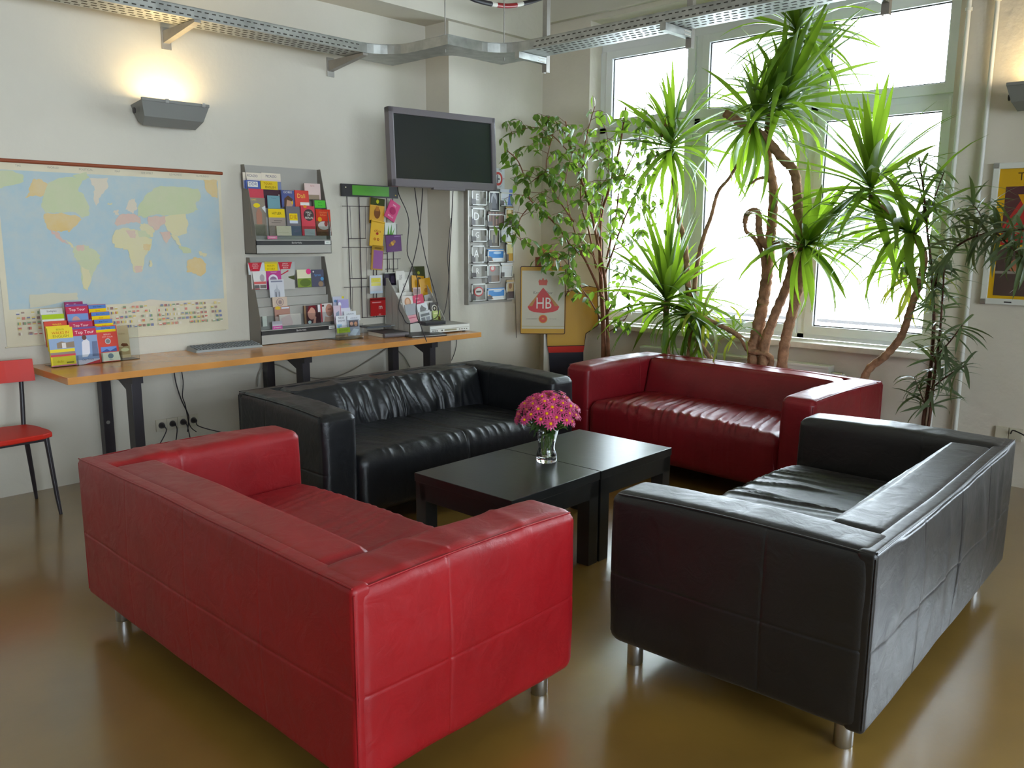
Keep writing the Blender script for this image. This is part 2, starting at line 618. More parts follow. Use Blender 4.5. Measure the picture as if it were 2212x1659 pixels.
# ------------------------------------------------------------------ sofas
def axis(h, r, fine=(), n=10, lo=None):
    lo = -h if lo is None else lo
    c = set()
    for k in range(5):
        c.add(round(lo + r * k / 4, 5))
        c.add(round(h - r * k / 4, 5))
    for k in range(n + 1):
        c.add(round(lo + r + (h - lo - 2 * r) * k / n, 5))
    for f in fine:
        for q in (-.02, -.011, -.006, -.003, 0, .003, .006, .011, .02):
            c.add(round(f + q, 5))
    c = sorted(c)
    out = [c[0]]
    for x in c[1:]:
        if x - out[-1] > .0018:
            out.append(x)
    return out


def cushion(lo, hi, r, nx, ny, nz, fx=(), fy=(), fz=(), disp=None):
    """closed rounded box between lo and hi with surface displacement along its normal"""
    lo, hi = Vector(lo), Vector(hi)
    xs = axis(hi.x, r, fx, nx, lo.x)
    ys = axis(hi.y, r, fy, ny, lo.y)
    zs = axis(hi.z, r, fz, nz, lo.z)
    nX, nY, nZ = len(xs) - 1, len(ys) - 1, len(zs) - 1
    idx, vs, fs = {}, [], []

    def vid(i, j, k):
        key = (i, j, k)
        if key not in idx:
            p = Vector((xs[i], ys[j], zs[k]))
            q = Vector((min(max(p.x, lo.x + r), hi.x - r), min(max(p.y, lo.y + r), hi.y - r), min(max(p.z, lo.z + r), hi.z - r)))
            d = p - q
            nrm = d.normalized() if d.length > 1e-6 else Vector((0, 0, 1))
            p = q + nrm * r
            if disp:
                p = p + disp(p, nrm)
            idx[key] = len(vs)
            vs.append(p)
        return idx[key]
    for i in range(nX):
        for j in range(nY):
            fs.append((vid(i, j, 0), vid(i, j + 1, 0), vid(i + 1, j + 1, 0), vid(i + 1, j, 0)))
            fs.append((vid(i, j, nZ), vid(i + 1, j, nZ), vid(i + 1, j + 1, nZ), vid(i, j + 1, nZ)))
    for i in range(nX):
        for k in range(nZ):
            fs.append((vid(i, 0, k), vid(i + 1, 0, k), vid(i + 1, 0, k + 1), vid(i, 0, k + 1)))
            fs.append((vid(i, nY, k), vid(i, nY, k + 1), vid(i + 1, nY, k + 1), vid(i + 1, nY, k)))
    for j in range(nY):
        for k in range(nZ):
            fs.append((vid(0, j, k), vid(0, j, k + 1), vid(0, j + 1, k + 1), vid(0, j + 1, k)))
            fs.append((vid(nX, j, k), vid(nX, j + 1, k), vid(nX, j + 1, k + 1), vid(nX, j, k + 1)))
    b = B()
    b.add(vs, fs, 0, True)
    return b


def sst(a, b_, x):
    t = min(max((x - a) / (b_ - a), 0), 1)
    return t * t * (3 - 2 * t)


def gauss(x, c, w):
    return math.exp(-((x - c) / w) ** 2)


def ridged(x, y, z=0.0):
    return (1 - abs(noise.noise(Vector((x, y, z))))) ** 4


def sofa(label, loc, yaw, m, seed, w=1.77, dp=.876, zt=.655, zb=.105, seat_fold=.0, back_fold=.0, crown=.02, sag=.0, group=None, bulge=.012, arm_fold=.004, panel_fold=0.0, vseams=(0,), armseam=.12):
    t = empty('leather_sofa', (loc[0], loc[1], 0), yaw)
    tag(t, label, 'sofa', group)
    hw, hd, aw, bt = w / 2, dp / 2, .2, .2
    sx = seed * 3.7
    for s in (-1, 1):
        x0, x1 = sorted((s * hw, s * (hw - aw)))

        def da(p, n, s=s):
            f = Vector((0, 0, 0))
            # faces belly a little, top stays flatter; folds across the top
            yy = p.y / hd
            bell = (1 - yy * yy)
            if abs(n.x) > .5:
                f += n * (bulge * .6 * bell * math.sin(math.pi * min(max((p.z - zb) / (zt - zb), 0), 1)))
                f += n * (.004 * noise.noise(Vector((p.y * 5, p.z * 6, sx + s))))
                f -= n * (.0022 * gauss(p.z, .36, .004) + .0018 * gauss(p.y, armseam, .004))
            if n.z > .3:
                f.z += .008 * bell - .006 * (1 - bell) * (1 if p.y < 0 else .3)
                f.z += arm_fold * (ridged(p.y * 9 + .8 * p.x, p.x * 3, sx + s) - .5) * sst(-.95, -.2, yy) * sst(1, .6, yy)
            if n.y < -.5:
                f += n * (.006 * math.sin(math.pi * min(max((p.z - zb) / (zt - zb), 0), 1)))
            return f
        a = cushion((x0, -hd, zb), (x1, hd - .004, zt), .042, 6, 44, 16, (), (armseam,), (.36,), da).build('arm', m, t)
        zp = zt - .0092
        yc = hd - .034
        xo = s * (hw - .0092)
        top = [(xo + s * .001, y, zp + .0075 * (1 - (y / hd) ** 2) - .005 * (1 - (1 - (y / hd) ** 2)) * (1 if y < 0 else .3)) for y in [-hd + .03 + (2 * hd - .064) * i / 14 for i in range(15)]]
        pb = B()
        pb.tube(top, .0028, 6)
        pb.tube([(s * (hw - .011), -hd + .011, zt - .04), (s * (hw - .0118), -hd + .0118, .4), (s * (hw - .0118), -hd + .0118, zb + .04)], .0025, 6)
        pb.build('piping', m, a)

    def dback(p, n):
        f = Vector((0, 0, 0))
        xx = p.x / (hw - aw)
        bell = max(0, 1 - xx * xx)
        if n.y < -.35:
            zz = min(max((p.z - .36) / (zt - .36), 0), 1)
            f.y -= .08 * (1 - zz) - .012
            f.y -= bulge * 1.6 * bell * math.sin(math.pi * zz)
            if back_fold:
                e = sst(-1, -.55, xx) * (1 if xx < .1 else sst(.98, .5, xx)) * math.sin(math.pi * (zz * .8 + .15))
                f.y -= back_fold * e * (ridged(p.x * 13 + p.z * 3.5 + .5 * noise.noise(p * 6), p.z * 2.0, sx) - .45)
            for v in vseams:
                f.y += .007 * gauss(p.x, v, .005)
        if n.z > .2:
            f.z += .008 * bell - sag * bell + .004 * noise.noise(Vector((p.x * 3.2, 1, sx))) + .35 * back_fold * (ridged(p.x * 9, p.y * 4, sx) - .5)
            for v in vseams:
                f.z -= .004 * gauss(p.x, v, .005)
        return f
    bk = cushion((-hw + aw + .001, hd - bt - .03, zb + .1), (hw - aw - .001, hd - .031, zt - .004), .04, 150, 8, 22, vseams, (), (), dback).build('backrest', m, t)

    def dpan(p, n):
        f = Vector((0, 0, 0))
        xx = p.x / hw
        bell = max(0, 1 - xx * xx)
        zz = min(max((p.z - zb) / (zt - zb), 0), 1)
        if n.y > .5:
            f.y += .012 * bell * math.sin(math.pi * zz) + .004 * noise.noise(Vector((p.x * 4, p.z * 5, sx)))
            f.y -= .0022 * gauss(p.z, .36, .004)
            for v in (-.44, 0, .44):
                f.y -= .0022 * gauss(p.x, v, .004) * (1 if m == 'black_worn' else .35)
            if panel_fold:
                f.y += panel_fold * (ridged(p.x * 7 + .4 * noise.noise(p * 5), p.z * 1.8, sx) - .4) * sst(1, .8, abs(xx)) * sst(.12, .3, p.z - zb + .1) * sst(zt, zt - .16, p.z)
        if n.z > .2:
            f.z += .006 * bell - sag * bell + .004 * noise.noise(Vector((p.x * 3.2, 1, sx))) * sst(1, .75, abs(xx))
        return f
    pn = cushion((-hw + .003, hd - .06, zb + .002), (hw - .003, hd, zt - .0015), .0165, 110, 3, 34, (-.44, 0, .44), (), (.36,), dpan).build('back_panel', m, bk)
    pp = [(-hw + .01 + (2 * hw - .02) * i / 40, hd - .0045) for i in range(41)]
    pb = B()
    pb.tube([(x, y, zt - .0035 + .006 * (1 - (x / hw) ** 2) - sag * (1 - (x / hw) ** 2) + .004 * noise.noise(Vector((x * 3.2, 1, sx))) * sst(1, .75, abs(x / hw))) for x, y in pp], .0028, 6)
    for s in (-1, 1):
        pb.tube([(s * (hw - .005), hd - .005, zt - .02), (s * (hw - .005), hd - .005, .4), (s * (hw - .005), hd - .005, zb + .02)], .0025, 6)
    pb.build('piping', m, bk)

    def dseat(p, n):
        f = Vector((0, 0, 0))
        xx = p.x / (hw - aw)
        bell = max(0, 1 - xx * xx)
        yy = (p.y + hd) / (dp - bt)
        if n.z > .3 or (n.z > -.2 and n.y < -.3):
            f.z += max(0, n.z) * (crown * (bell ** .5) * (1 - .3 * yy))
            if seat_fold:
                e = sst(-.98, -.7, xx) * sst(.98, .75, xx) * (1 if n.z > .5 else .14) * sst(1.1, .5, yy)
                q = p.x + .10 * math.sin(p.y * 3.0 + 1) + .02 * noise.noise(p * 6)
                f += n * (seat_fold * e * (ridged(q * 19, p.y * 1.1, sx + 5) - .45))
            for v in vseams:
                f -= n * (.006 * gauss(p.x, v, .005))
        if n.y < -.5:
            f.y -= .012 * bell * math.sin(math.pi * min(max((p.z - zb) / .3, 0), 1))
        return f
    cushion((-hw + aw - .002, -hd - .004, zb), (hw - aw + .002, hd - bt + .02, .415), .06, 210, 24, 8, vseams, (), (), dseat).build('seat', m, t)
    for sx_ in (-1, 1):
        for sy in (-1, 1):
            lg = B().lathe([(.026, 0), (.028, .004), (.028, .1), (.026, .108)], (sx_ * (hw - .105), sy * hd + (.055 if sy < 0 else -.085), 0), 20)
            lg.build('leg', 'steel', t)
    return t


RY = math.radians
sofa('glossy red leather sofa in the left foreground, its back to the camera', (1.548, 2.459), RY(90.3), 'red', 1, w=1.755, dp=.866, seat_fold=.004, crown=.03, arm_fold=.009, vseams=(), bulge=.014)
sofa('black leather sofa in the right foreground, seen from its side and back', (3.111, 1.221), RY(182.1), 'black_worn', 2, seat_fold=.014, crown=.055, sag=.018, back_fold=.004, panel_fold=.009, vseams=(), bulge=.02)
sofa('black leather sofa standing before the wooden desk, creased backrest', (3.095, 3.687), RY(-3.1), 'black', 3, seat_fold=.007, back_fold=.03, crown=.025, vseams=(.02,), bulge=.016)
sofa('dark red leather sofa under the window in front of the plants', (4.705, 2.662), RY(267.3), 'dark_red', 4, seat_fold=.016, crown=.03, vseams=(), bulge=.012)


# ------------------------------------------------------------------ coffee tables
def coffee_table(label, cx, cy):
    t = empty('coffee_table', (cx, cy, 0), RY(.7))
    tag(t, label, 'table', 'pair of black coffee tables')
    h = .2995
    B().box((-h, -h, .400), (h, h, .439), 0, None, .003).build('tabletop', 'black_wood', t)
    for s in (-1, 1):
        B().box((-h + .004, s * (h - .016) - .012, .318), (h - .004, s * (h - .016) + .012, .3985), 0, None, .002).build('apron', 'black_wood', t)
        B().box((s * (h - .016) - .012, -h + .03, .318), (s * (h - .016) + .012, h - .03, .3985), 0, None, .002).build('apron', 'black_wood', t)
        for q in (-1, 1):
            x, y = s * (h - .038), q * (h - .038)
            B().box((x - .034, y - .034, 0), (x + .034, y + .034, .396), 0, None, .003).build('leg', 'black_wood', t)


coffee_table('black square coffee table nearer the red foreground sofa, under the vase', 2.663, 2.535)
coffee_table('black square coffee table pushed up close to the dark red sofa', 3.266, 2.540)

# vase
VX, VY, VZ = 2.925, 2.530, .4395
vs_ = empty('vase', (VX, VY, VZ))
tag(vs_, 'flared clear glass vase half full of water on the coffee table', 'vase')
prof = [(.044, 0), (.049, .004), (.05, .02), (.048, .036), (.041, .055), (.038, .068), (.041, .09), (.048, .12), (.056, .152), (.061, .176)]
inner = [(r - .0035, z) for r, z in prof[::-1] if z > .03] + [(.04, .02), (.0, .02)]
B().lathe(prof + [(.0595, .1775)] + inner, (0, 0, 0), 36, 0, True, (True, False)).build('glass_body', 'vase', vs_)
wm = glassmat('water', (.93, .96, .9))
M['water'] = wm
B().lathe([(.036, .021), (.043, .032), (.0365, .054), (.034, .068), (.037, .09), (.041, .104)], (0, 0, 0), 28).build('water', 'water', vs_)

# bouquet: every chrysanthemum is one thing (stem, petals, centre)
pet = B()
for ring, (n, r0, r1, z1, wd) in enumerate(((12, .004, .027, -.001, .0040), (9, .004, .022, .006, .0036))):
    for i in range(n):
        a = 2 * math.pi * (i + .5 * ring) / n
        ca, sa = math.cos(a), math.sin(a)
        tg = Vector((-sa, ca, 0))
        p0, p1, p2 = Vector((ca * r0, sa * r0, .001)), Vector((ca * (r0 + r1) / 2, sa * (r0 + r1) / 2, z1 + .003)), Vector((ca * r1, sa * r1, z1))
        pet.add([p0 - tg * .0015, p0 + tg * .0015, p1 + tg * wd, p1 - tg * wd, p2 + tg * wd * .35, p2 - tg * wd * .35], [(0, 1, 2, 3), (3, 2, 4, 5)])
pet_me = pet.mesh('petals')
pet_me.materials.append(M['petal'])
disc_me = B().lathe([(.0065, .001), (.006, .005), (.003, .0075)], (0, 0, 0), 12).mesh('flower_centre')
disc_me.materials.append(M['disc'])
camdir = Vector((0, 0, CAMH)) - Vector((VX, VY, .72))
rnd = random.Random(5)
hc = Vector((VX + .004, VY - .004, .66))
nf = 58
k = 0
for i in range(nf):
    # even spread over a squashed dome
    zf = 1 - (i + .5) / nf * 1.12
    ph = i * 2.399963
    rr = math.sqrt(max(0, 1 - zf * zf))
    d = Vector((rr * math.cos(ph), rr * math.sin(ph), zf))
    p = hc + Vector((d.x * .142, d.y * .142, d.z * .112)) * rnd.uniform(.9, 1.04)
    t = empty('chrysanthemum', p)
    tag(t, 'pink daisy-like chrysanthemum with yellow centre in the glass vase', 'flower', 'pink chrysanthemums in the vase')
    nrm = (d + Vector((0, 0, .35)) + Vector([rnd.uniform(-.3, .3) for _ in range(3)])).normalized()
    q = nrm.to_track_quat('Z', 'Y')
    s = rnd.uniform(.9, 1.25)
    for nm, me in (('petals', pet_me), ('flower_centre', disc_me)):
        o = link(nm, me, None, t)
        o.rotation_mode = 'QUATERNION'
        o.rotation_quaternion = q
        o.scale = (s, s, s)
    a = rnd.uniform(0, 6.28)
    foot = Vector((VX + .02 * math.cos(a), VY + .02 * math.sin(a), VZ + .03)) - p
    neck = Vector((VX - .02 * d.x, VY - .02 * d.y, VZ + .13)) - p
    if i % 4:
        foot = None
    B().tube(spline([Vector((0, 0, 0)), neck * .5 + Vector((d.x, d.y, 0)) * .02, neck] + ([foot] if foot else []), 3), .0017, 5).build('stem', 'flower_stem', t)
# leaves of the bouquet
lf = B()
lobes = [(0, 0), (.012, .006), (.016, .018), (.010, .022), (.017, .034), (.009, .038), (.006, .052), (0, .06), (-.006, .052), (-.009, .038), (-.017, .034), (-.010, .022), (-.016, .018), (-.012, .006)]
lf.add([(x, y, .006 * math.sin(y * 50) - abs(x) * .2) for x, y in lobes], [tuple(range(len(lobes)))])
lf_me = lf.mesh('leaf')
lf_me.materials.append(M['flower_leaf'])
sp = empty('leaf_sprig', (VX, VY, VZ + .18))
tag(sp, 'dark green lobed leaves below the pink blooms over the vase rim', 'foliage')
for i in range(34):
    a = i * 2.4
    zz = rnd.uniform(-.02, .07)
    o = link('leaf', lf_me, None, sp)
    rad_ = .03 + (zz + .02) * .6
    o.location = (rad_ * math.cos(a), rad_ * math.sin(a), zz)
    o.rotation_euler = (rnd.uniform(-.9, .5), rnd.uniform(-.5, .5), a - math.pi / 2)
    o.scale = (1.15, 1.15, 1.15)

# ------------------------------------------------------------------ desk along the map wall
dk = empty('wall_desk', (1.545, 0, 0))
tag(dk, 'long narrow wooden desk on black metal trestles along the map wall', 'desk')
DF, DB, DR = 4.665, 5.292, 4.594
B().box((0, DF, ZD - .038), (DR - 1.545, DB, ZD), 0, None, .004).build('tabletop', 'oak', dk)
for u in (1.93, 3.045, 4.155):
    x = u - 1.545
    tr = B().box((x - .03, 4.72, ZD - .085), (x + .03, 5.25, ZD - .038)).build('cross_bar', 'black_metal', dk)
    B().prism([(x - .02, 4.82, ZD - .085), (x - .02, 4.95, ZD - .085), (x - .02, 4.82, ZD - .14)], (.04, 0, 0)).build('gusset', 'black_metal', tr)
    B().box((x - .028, 4.745, 0), (x + .028, 4.825, ZD - .085), 0, None, .003).build('leg', 'black_metal', dk)
    lb = B().box((x - .03, 5.19, 0), (x + .03, 5.25, ZD - .085), 0, None, .003).build('leg', 'black_metal', dk)
    B().tube([(x - .005, 5.189, .37), (x - .005, 5.184, .37)], .011, 12).build('bolt', 'bare_steel', lb)

# red chair
ch = empty('red_chair', (1.25, 4.91, 0), RY(2))
tag(ch, 'red wooden chair with thin black metal legs at the left edge beside the desk', 'chair')
sb = B()
pts = [(.225, -.15), (.235, -.08), (.225, .07), (.20, .15), (.10, .17), (-.10, .17), (-.20, .15), (-.225, .07), (-.235, -.08), (-.225, -.15), (-.17, -.18), (0, -.19), (.17, -.18)]
sb.prism([(x, y, .428) for x, y in pts], (0, 0, .028))
so = sb.build('seat', 'red_paint', ch)
bv = so.modifiers.new('bevel', 'BEVEL')
bv.width = .006
bv.segments = 2
bb = B()
for i in range(8):
    xa, xb = -.275 + .55 * i / 8, -.275 + .55 * (i + 1) / 8
    ya, yb = .175 - .36 * xa * xa + .03, .175 - .36 * xb * xb + .03
    bb.hexa([(xa, ya - .008, .69), (xb, yb - .008, .69), (xb, yb + .008, .69), (xa, ya + .008, .69)], [(xa, ya + .01, .81), (xb, yb + .01, .81), (xb, yb + .026, .81), (xa, ya + .026, .81)])
bb.build('backrest', 'red_paint', ch)
for s in (-1, 1):
    B().tube([(s * .215, .205, .76), (s * .205, .185, .62), (s * .185, .15, .43)], .012, 8).build('back_post', 'black_metal', ch)
    B().tube([(s * .20, -.13, .425), (s * .218, -.155, .1), (s * .225, -.165, 0)], [.014, .012, .009], 8).build('leg', 'black_metal', ch)
    B().tube([(s * .18, .12, .425), (s * .22, .19, .15), (s * .24, .225, 0)], [.014, .012, .009], 8).build('leg', 'black_metal', ch)
fb = B()
fb.box((-.20, -.14, .408), (.20, -.12, .428)).box((-.18, .11, .408), (.18, .13, .428))
for s in (-1, 1):
    fb.box((s * .19 - .01, -.13, .408), (s * .19 + .01, .12, .428))
fb.build('seat_frame', 'black_metal', ch)

# ------------------------------------------------------------------ world map
MU0, MU1, MZ0, MZ1 = 1.452, 2.798, .862, 1.890
mp = empty('world_map', (MU0, VW - .004, MZ0))
tag(mp, 'large pale blue printed world map with flag rows hanging on the wall', 'map')
B().box((0, 0, 0), (MU1 - MU0, .002, MZ1 - MZ0)).build('sheet', 'cream', mp)
B().tube([(-.05, -.004, MZ1 - MZ0 + .004), (MU1 - MU0 + .012, -.004, MZ1 - MZ0 + .004)], .011, 10).build('hanging_rod', 'rod', mp)
B().tube([(-.01, -.002, 0), (MU1 - MU0 - .02, -.002, 0)], .004, 8).build('bottom_rod', 'cream', mp)
mw, mh = MU1 - MU0, MZ1 - MZ0


def mpx(pts):
    r = []
    for x, y in pts:
        p = on(x / 3.3174, 320 + y / 3.3174, 1, VW - .005)
        r.append(((p.x - MU0) / mw, (p.z - MZ0) / mh))
    return r


SEA, GRN, YEL, ORG, PNK, TAN = (160, 186, 198), (186, 196, 152), (210, 200, 152), (214, 182, 118), (208, 170, 158), (212, 198, 178)
ml = mpx([(62, 1190), (1600, 1100), (1558, 220), (-60, 150)])
it = [('p', [(.022, .205), (.985, .205), (.985, .955), (.022, .955)], SEA)]


lr = random.Random(9)


def land(pts, c):
    o = []
    for (x0, y0), (x1, y1) in zip(pts, pts[1:] + pts[:1]):
        for k in range(4):
            o.append((x0 + (x1 - x0) * k / 4 + (lr.uniform(-7, 7) if k else 0), y0 + (y1 - y0) * k / 4 + (lr.uniform(-7, 7) if k else 0)))
    it.append(('p', mpx(o), c))


land([(-120, 160), (60, 160), (165, 190), (170, 240), (60, 270), (-40, 300), (-120, 300)], GRN)
land([(205, 290), (235, 225), (300, 225), (345, 265), (360, 330), (300, 345), (250, 340), (180, 355), (210, 320)], ORG)
land([(345, 250), (420, 215), (520, 205), (600, 210), (560, 300), (600, 330), (640, 420), (640, 480), (590, 500), (540, 460), (440, 465), (330, 465), (295, 400), (310, 340)], GRN)
land([(520, 195), (620, 170), (640, 215), (570, 240)], GRN)
land([(640, 215), (775, 212), (770, 290), (720, 350), (690, 415), (670, 360), (680, 300)], TAN)
land([(318, 470), (440, 462), (560, 490), (590, 510), (540, 560), (500, 600), (470, 590), (400, 600), (345, 580), (320, 530)], ORG)
land([(350, 585), (420, 605), (445, 650), (470, 660), (490, 690), (440, 670), (400, 640)], PNK)
land([(470, 655), (510, 680), (535, 720), (510, 710)], YEL)
land([(540, 700), (600, 690), (660, 720), (720, 770), (710, 830), (670, 890), (640, 950), (625, 1025), (595, 1000), (585, 900), (575, 840), (530, 780), (525, 730)], GRN)
land([(585, 850), (640, 870), (655, 930), (630, 1020), (598, 995)], YEL)
land([(545, 702), (600, 695), (610, 725), (560, 740)], PNK)
land([(770, 395), (805, 390), (800, 405), (770, 405)], YEL)
land([(815, 450), (850, 440), (850, 480), (820, 480)], TAN)
land([(900, 440), (925, 370), (965, 360), (985, 430), (950, 470), (925, 450)], TAN)
land([(840, 500), (880, 470), (960, 470), (1010, 500), (1000, 540), (940, 530), (900, 545), (840, 560), (820, 540)], PNK)
land([(985, 430), (1060, 320), (1150, 270), (1280, 280), (1420, 290), (1440, 350), (1400, 400), (1420, 440), (1350, 470), (1200, 480), (1100, 480), (1030, 500), (985, 480)], GRN)
land([(1455, 225), (1555, 230), (1560, 360), (1520, 350), (1475, 300)], ORG)
land([(1060, 490), (1180, 485), (1190, 540), (1120, 590), (1060, 540)], PNK)
land([(1185, 490), (1330, 470), (1350, 540), (1340, 610), (1270, 630), (1210, 600), (1180, 550)], YEL)
land([(1000, 540), (1060, 545), (1110, 590), (1090, 640), (1050, 640), (1010, 590)], YEL)
land([(1140, 600), (1225, 600), (1215, 650), (1195, 690), (1165, 640)], PNK)
land([(1225, 620), (1270, 630), (1290, 680), (1300, 720), (1270, 690), (1250, 660)], YEL)
land([(1280, 700), (1360, 720), (1370, 750), (1310, 750)], GRN)
land([(1420, 740), (1480, 755), (1475, 775), (1430, 765)], YEL)
land([(825, 590), (880, 570), (960, 580), (1010, 600), (1050, 640), (1090, 650), (1080, 720), (1040, 770), (1020, 880), (970, 895), (940, 820), (920, 740), (880, 715), (820, 710), (805, 640)], YEL)
land([(900, 590), (970, 590), (970, 650), (930, 640)], PNK)
land([(1025, 690), (1080, 690), (1065, 735), (1025, 725)], ORG)
land([(980, 590), (1040, 590), (1080, 640), (1000, 640)], GRN)
land([(960, 850), (1020, 845), (1015, 885), (970, 893)], PNK)
land([(1070, 810), (1085, 800), (1085, 850), (1072, 850)], YEL)
land([(1335, 850), (1350, 800), (1400, 780), (1440, 790), (1480, 830), (1475, 890), (1440, 920), (1400, 900), (1340, 890)], ORG)
land([(880, 1130), (960, 1100), (1100, 1085), (1350, 1100), (1590, 1085), (1597, 1105), (1100, 1130)], TAN)
land([(210, 1050), (550, 1035), (560, 1085), (215, 1145)], (198, 192, 166))
for s_, a, b_ in (('World', 690, 1), ('Map', 1, 1)):
    pass
rnd = random.Random(3)
fl = [(200, 60, 50), (60, 80, 150), (210, 180, 60), (70, 130, 80), (225, 215, 200), (120, 50, 60)]
for r_ in range(5):
    for c_ in range(48):
        x = .045 + c_ * .0192
        if rnd.random() < .12 or (c_ in (6, 17, 30, 44)):
            continue
        z = .175 - r_ * .028
        a = rnd.choice(fl)
        b2 = rnd.choice(fl)
        it.append(('r', x, z, x + .0125, z + .015, a))
        if rnd.random() < .6:
            it.append(('r', x, z, x + .0125, z + .006, b2))
        else:
            it.append(('r', x, z, x + .005, z + .015, b2))
for i in range(7):
    it.append(('t', ('THE', 'WORLD', 'POLITICAL', 'MAP', 'DIE WELT', 'LE MONDE', 'EL MUNDO')[i], .1 + .133 * i, .977, .016, (120, 120, 110)))
printed('map_print', it, mw, mh, mp, 'map_print', None, .00012)


# ------------------------------------------------------------------ wall lamps (uplights)
def wall_lamp(label, loc, rz, group):
    t = empty('wall_lamp', loc, rz)
    tag(t, label, 'lamp', group)
    b = B()
    # boat-shaped trough, open on top, back to the wall at y=0
    prof = [(-.0, 0.02), (-.02, -.075), (-.075, -.10), (-.15, -.055), (-.185, .035)]
    x0s = [.20, .17, .165, .185, .21]
    vs, fs = [], []
    for (y, z), hx in zip(prof, x0s):
        vs += [(-hx, y, z), (hx, y, z)]
    for i in range(4):
        fs.append((2 * i, 2 * i + 1, 2 * i + 3, 2 * i + 2))
    fs.append((0, 2, 4, 6, 8))
    fs.append((9, 7, 5, 3, 1))
    b.add(vs, fs)
    o = b.build('housing', 'lamp', t)
    sd = o.modifiers.new('thick', 'SOLIDIFY')
    sd.thickness = .004
    B().box((-.21, -.19, .03), (.21, -.172, .048), 0, None, .003).build('rim', 'lamp', t)
    for x in (-.06, .17):
        B().box((x - .01, -.197, .028), (x + .01, -.185, .052)).build('clip', 'steel', t)
    B().box((-.10, -.02, -.06), (.10, .0, .02)).build('wall_plate', 'lamp', t)
    B().tube([(-.211, -.08, -.02), (-.217, -.08, -.02)], .018, 14).build('side_knob', 'black_metal', t)
    B().tube([(-.09, -.09, -.01), (.09, -.09, -.01)], .01, 10).build('bulb', 'paper', t)
    ld = D.lights.new('bulb_light', 'AREA')
    ld.shape = 'RECTANGLE'
    ld.size, ld.size_y = .30, .10
    ld.energy = 2.0
    ld.color = (1, .74, .36)
    lo = D.objects.new('bulb_light', ld)
    COL.objects.link(lo)
    lo.parent = t
    lo.location = (0, -.115, .03)
    lo.rotation_euler = (math.pi + .25, 0, 0)
    return t


p = on(365, 240, 1, VW - .08)
wall_lamp('dark grey metal uplight on the left wall above the world map', (p.x + .0, VW - .001, 2.245), 0, None)
wall_lamp('dark grey metal uplight at the right edge above the yellow poster', (UW - .001, 1.16, 2.315), -math.pi / 2, None)

# ------------------------------------------------------------------ television
tv = empty('television', (4.205, 4.66, 2.10), RY(-7.6))
tag(tv, 'flat dark grey television on a wall arm beside the column', 'television')
tm = Matrix.Rotation(RY(-3), 4, 'X')
hw_, hh_ = .4625, .268
fb = B()
for a, b_ in (((-hw_, -.03, hh_ - .045), (hw_, .03, hh_)), ((-hw_, -.03, -hh_), (hw_, .03, -hh_ + .055)), ((-hw_, -.03, -hh_), (-hw_ + .04, .03, hh_)), ((hw_ - .04, -.03, -hh_), (hw_, .03, hh_))):
    fb.box(a, b_, 0, tm, .008)
fb.build('bezel', 'tv', tv)
B().box((-hw_ + .035, -.018, -hh_ + .05), (hw_ - .035, .0, hh_ - .04), 0, tm).build('screen', 'screen', tv)
B().box((-hw_ + .03, .0, -hh_ + .03), (hw_ - .03, .07, hh_ - .03), 0, tm, .02).build('rear_cover', 'darkgrey', tv)
B().box((-.12, -.034, -hh_ - .012), (.16, -.0, -hh_ + .004), 0, tm, .004).build('speaker_bar', 'tv', tv)
B().box((-.045, .07, -.05), (.045, .12, .05)).build('mount_plate', 'black_metal', tv)
B().tube([(.0, .11, 0), (.2, .2, 0), (.42, .36, 0), (.44, .42, 0)], .02, 10).build('mount_arm', 'black_metal', tv)
printed('maker_mark', [('t', 'oooooo', 0, 0, .02, (120, 110, 116))], .9, .5, tv, 'print', Matrix.Translation((-.02, -.0335, -hh_ + .024)) @ tm)
B().lathe([(.003, 0), (.003, .002)], (0, 0, 0), 8).build('standby_light', 'red_paint', tv, (.02, -.036, -hh_ - .004))


def cable(label, pts, r=.0035, m='cable', name='cable', cat='cable', n=5, group=None):
    o = B().tube(spline(pts, n), r, 6).build(name, m)
    tag(o, label, cat, group)
    return o


def c4(x, y, V=4.95):
    return on(720 + x / 4.61, 380 + y / 4.61, 1, V)


cable('leftmost black cable dangling from the television down past the desk front', [c4(640, 100, 4.82), c4(655, 190, 4.88), c4(750, 430, 4.92), c4(735, 750, 4.92), c4(790, 900, 4.9), c4(840, 1060, 4.86), c4(825, 1350, 4.8), c4(870, 1490, 4.65), c4(930, 1650, 4.63)])
cable('black television cable crossing to the right side of the brochure box', [c4(808, 100, 4.82), c4(860, 500, 4.95), c4(930, 870, 4.93), c4(1030, 1240, 4.93), c4(1035, 1400, 4.93), Vector((4.28, 5.0, ZD + .075))])
cable('black television cable crossing to the left and curling round the box', [c4(892, 100, 4.82), c4(860, 520, 4.93), c4(790, 880, 4.92), c4(655, 1260, 4.93), c4(690, 1390, 4.92), c4(740, 1470, 4.92), c4(850, 1450, 4.95)])
cable('thin dark cable hanging from the television along the column edge', [c4(1195, 110, 4.85), c4(1165, 700, 4.97), c4(1150, 1100, 4.97), c4(1160, 1440, 4.97)])
cable('thin red-brown cable looping beside the column edge to the player', [c4(1172, 420, 5.0), c4(1140, 790, 5.0), c4(1150, 1040, 5.0), c4(1120, 1300, 4.99), c4(1080, 1420, 4.97)], .0028)

# ------------------------------------------------------------------ grey brochure racks


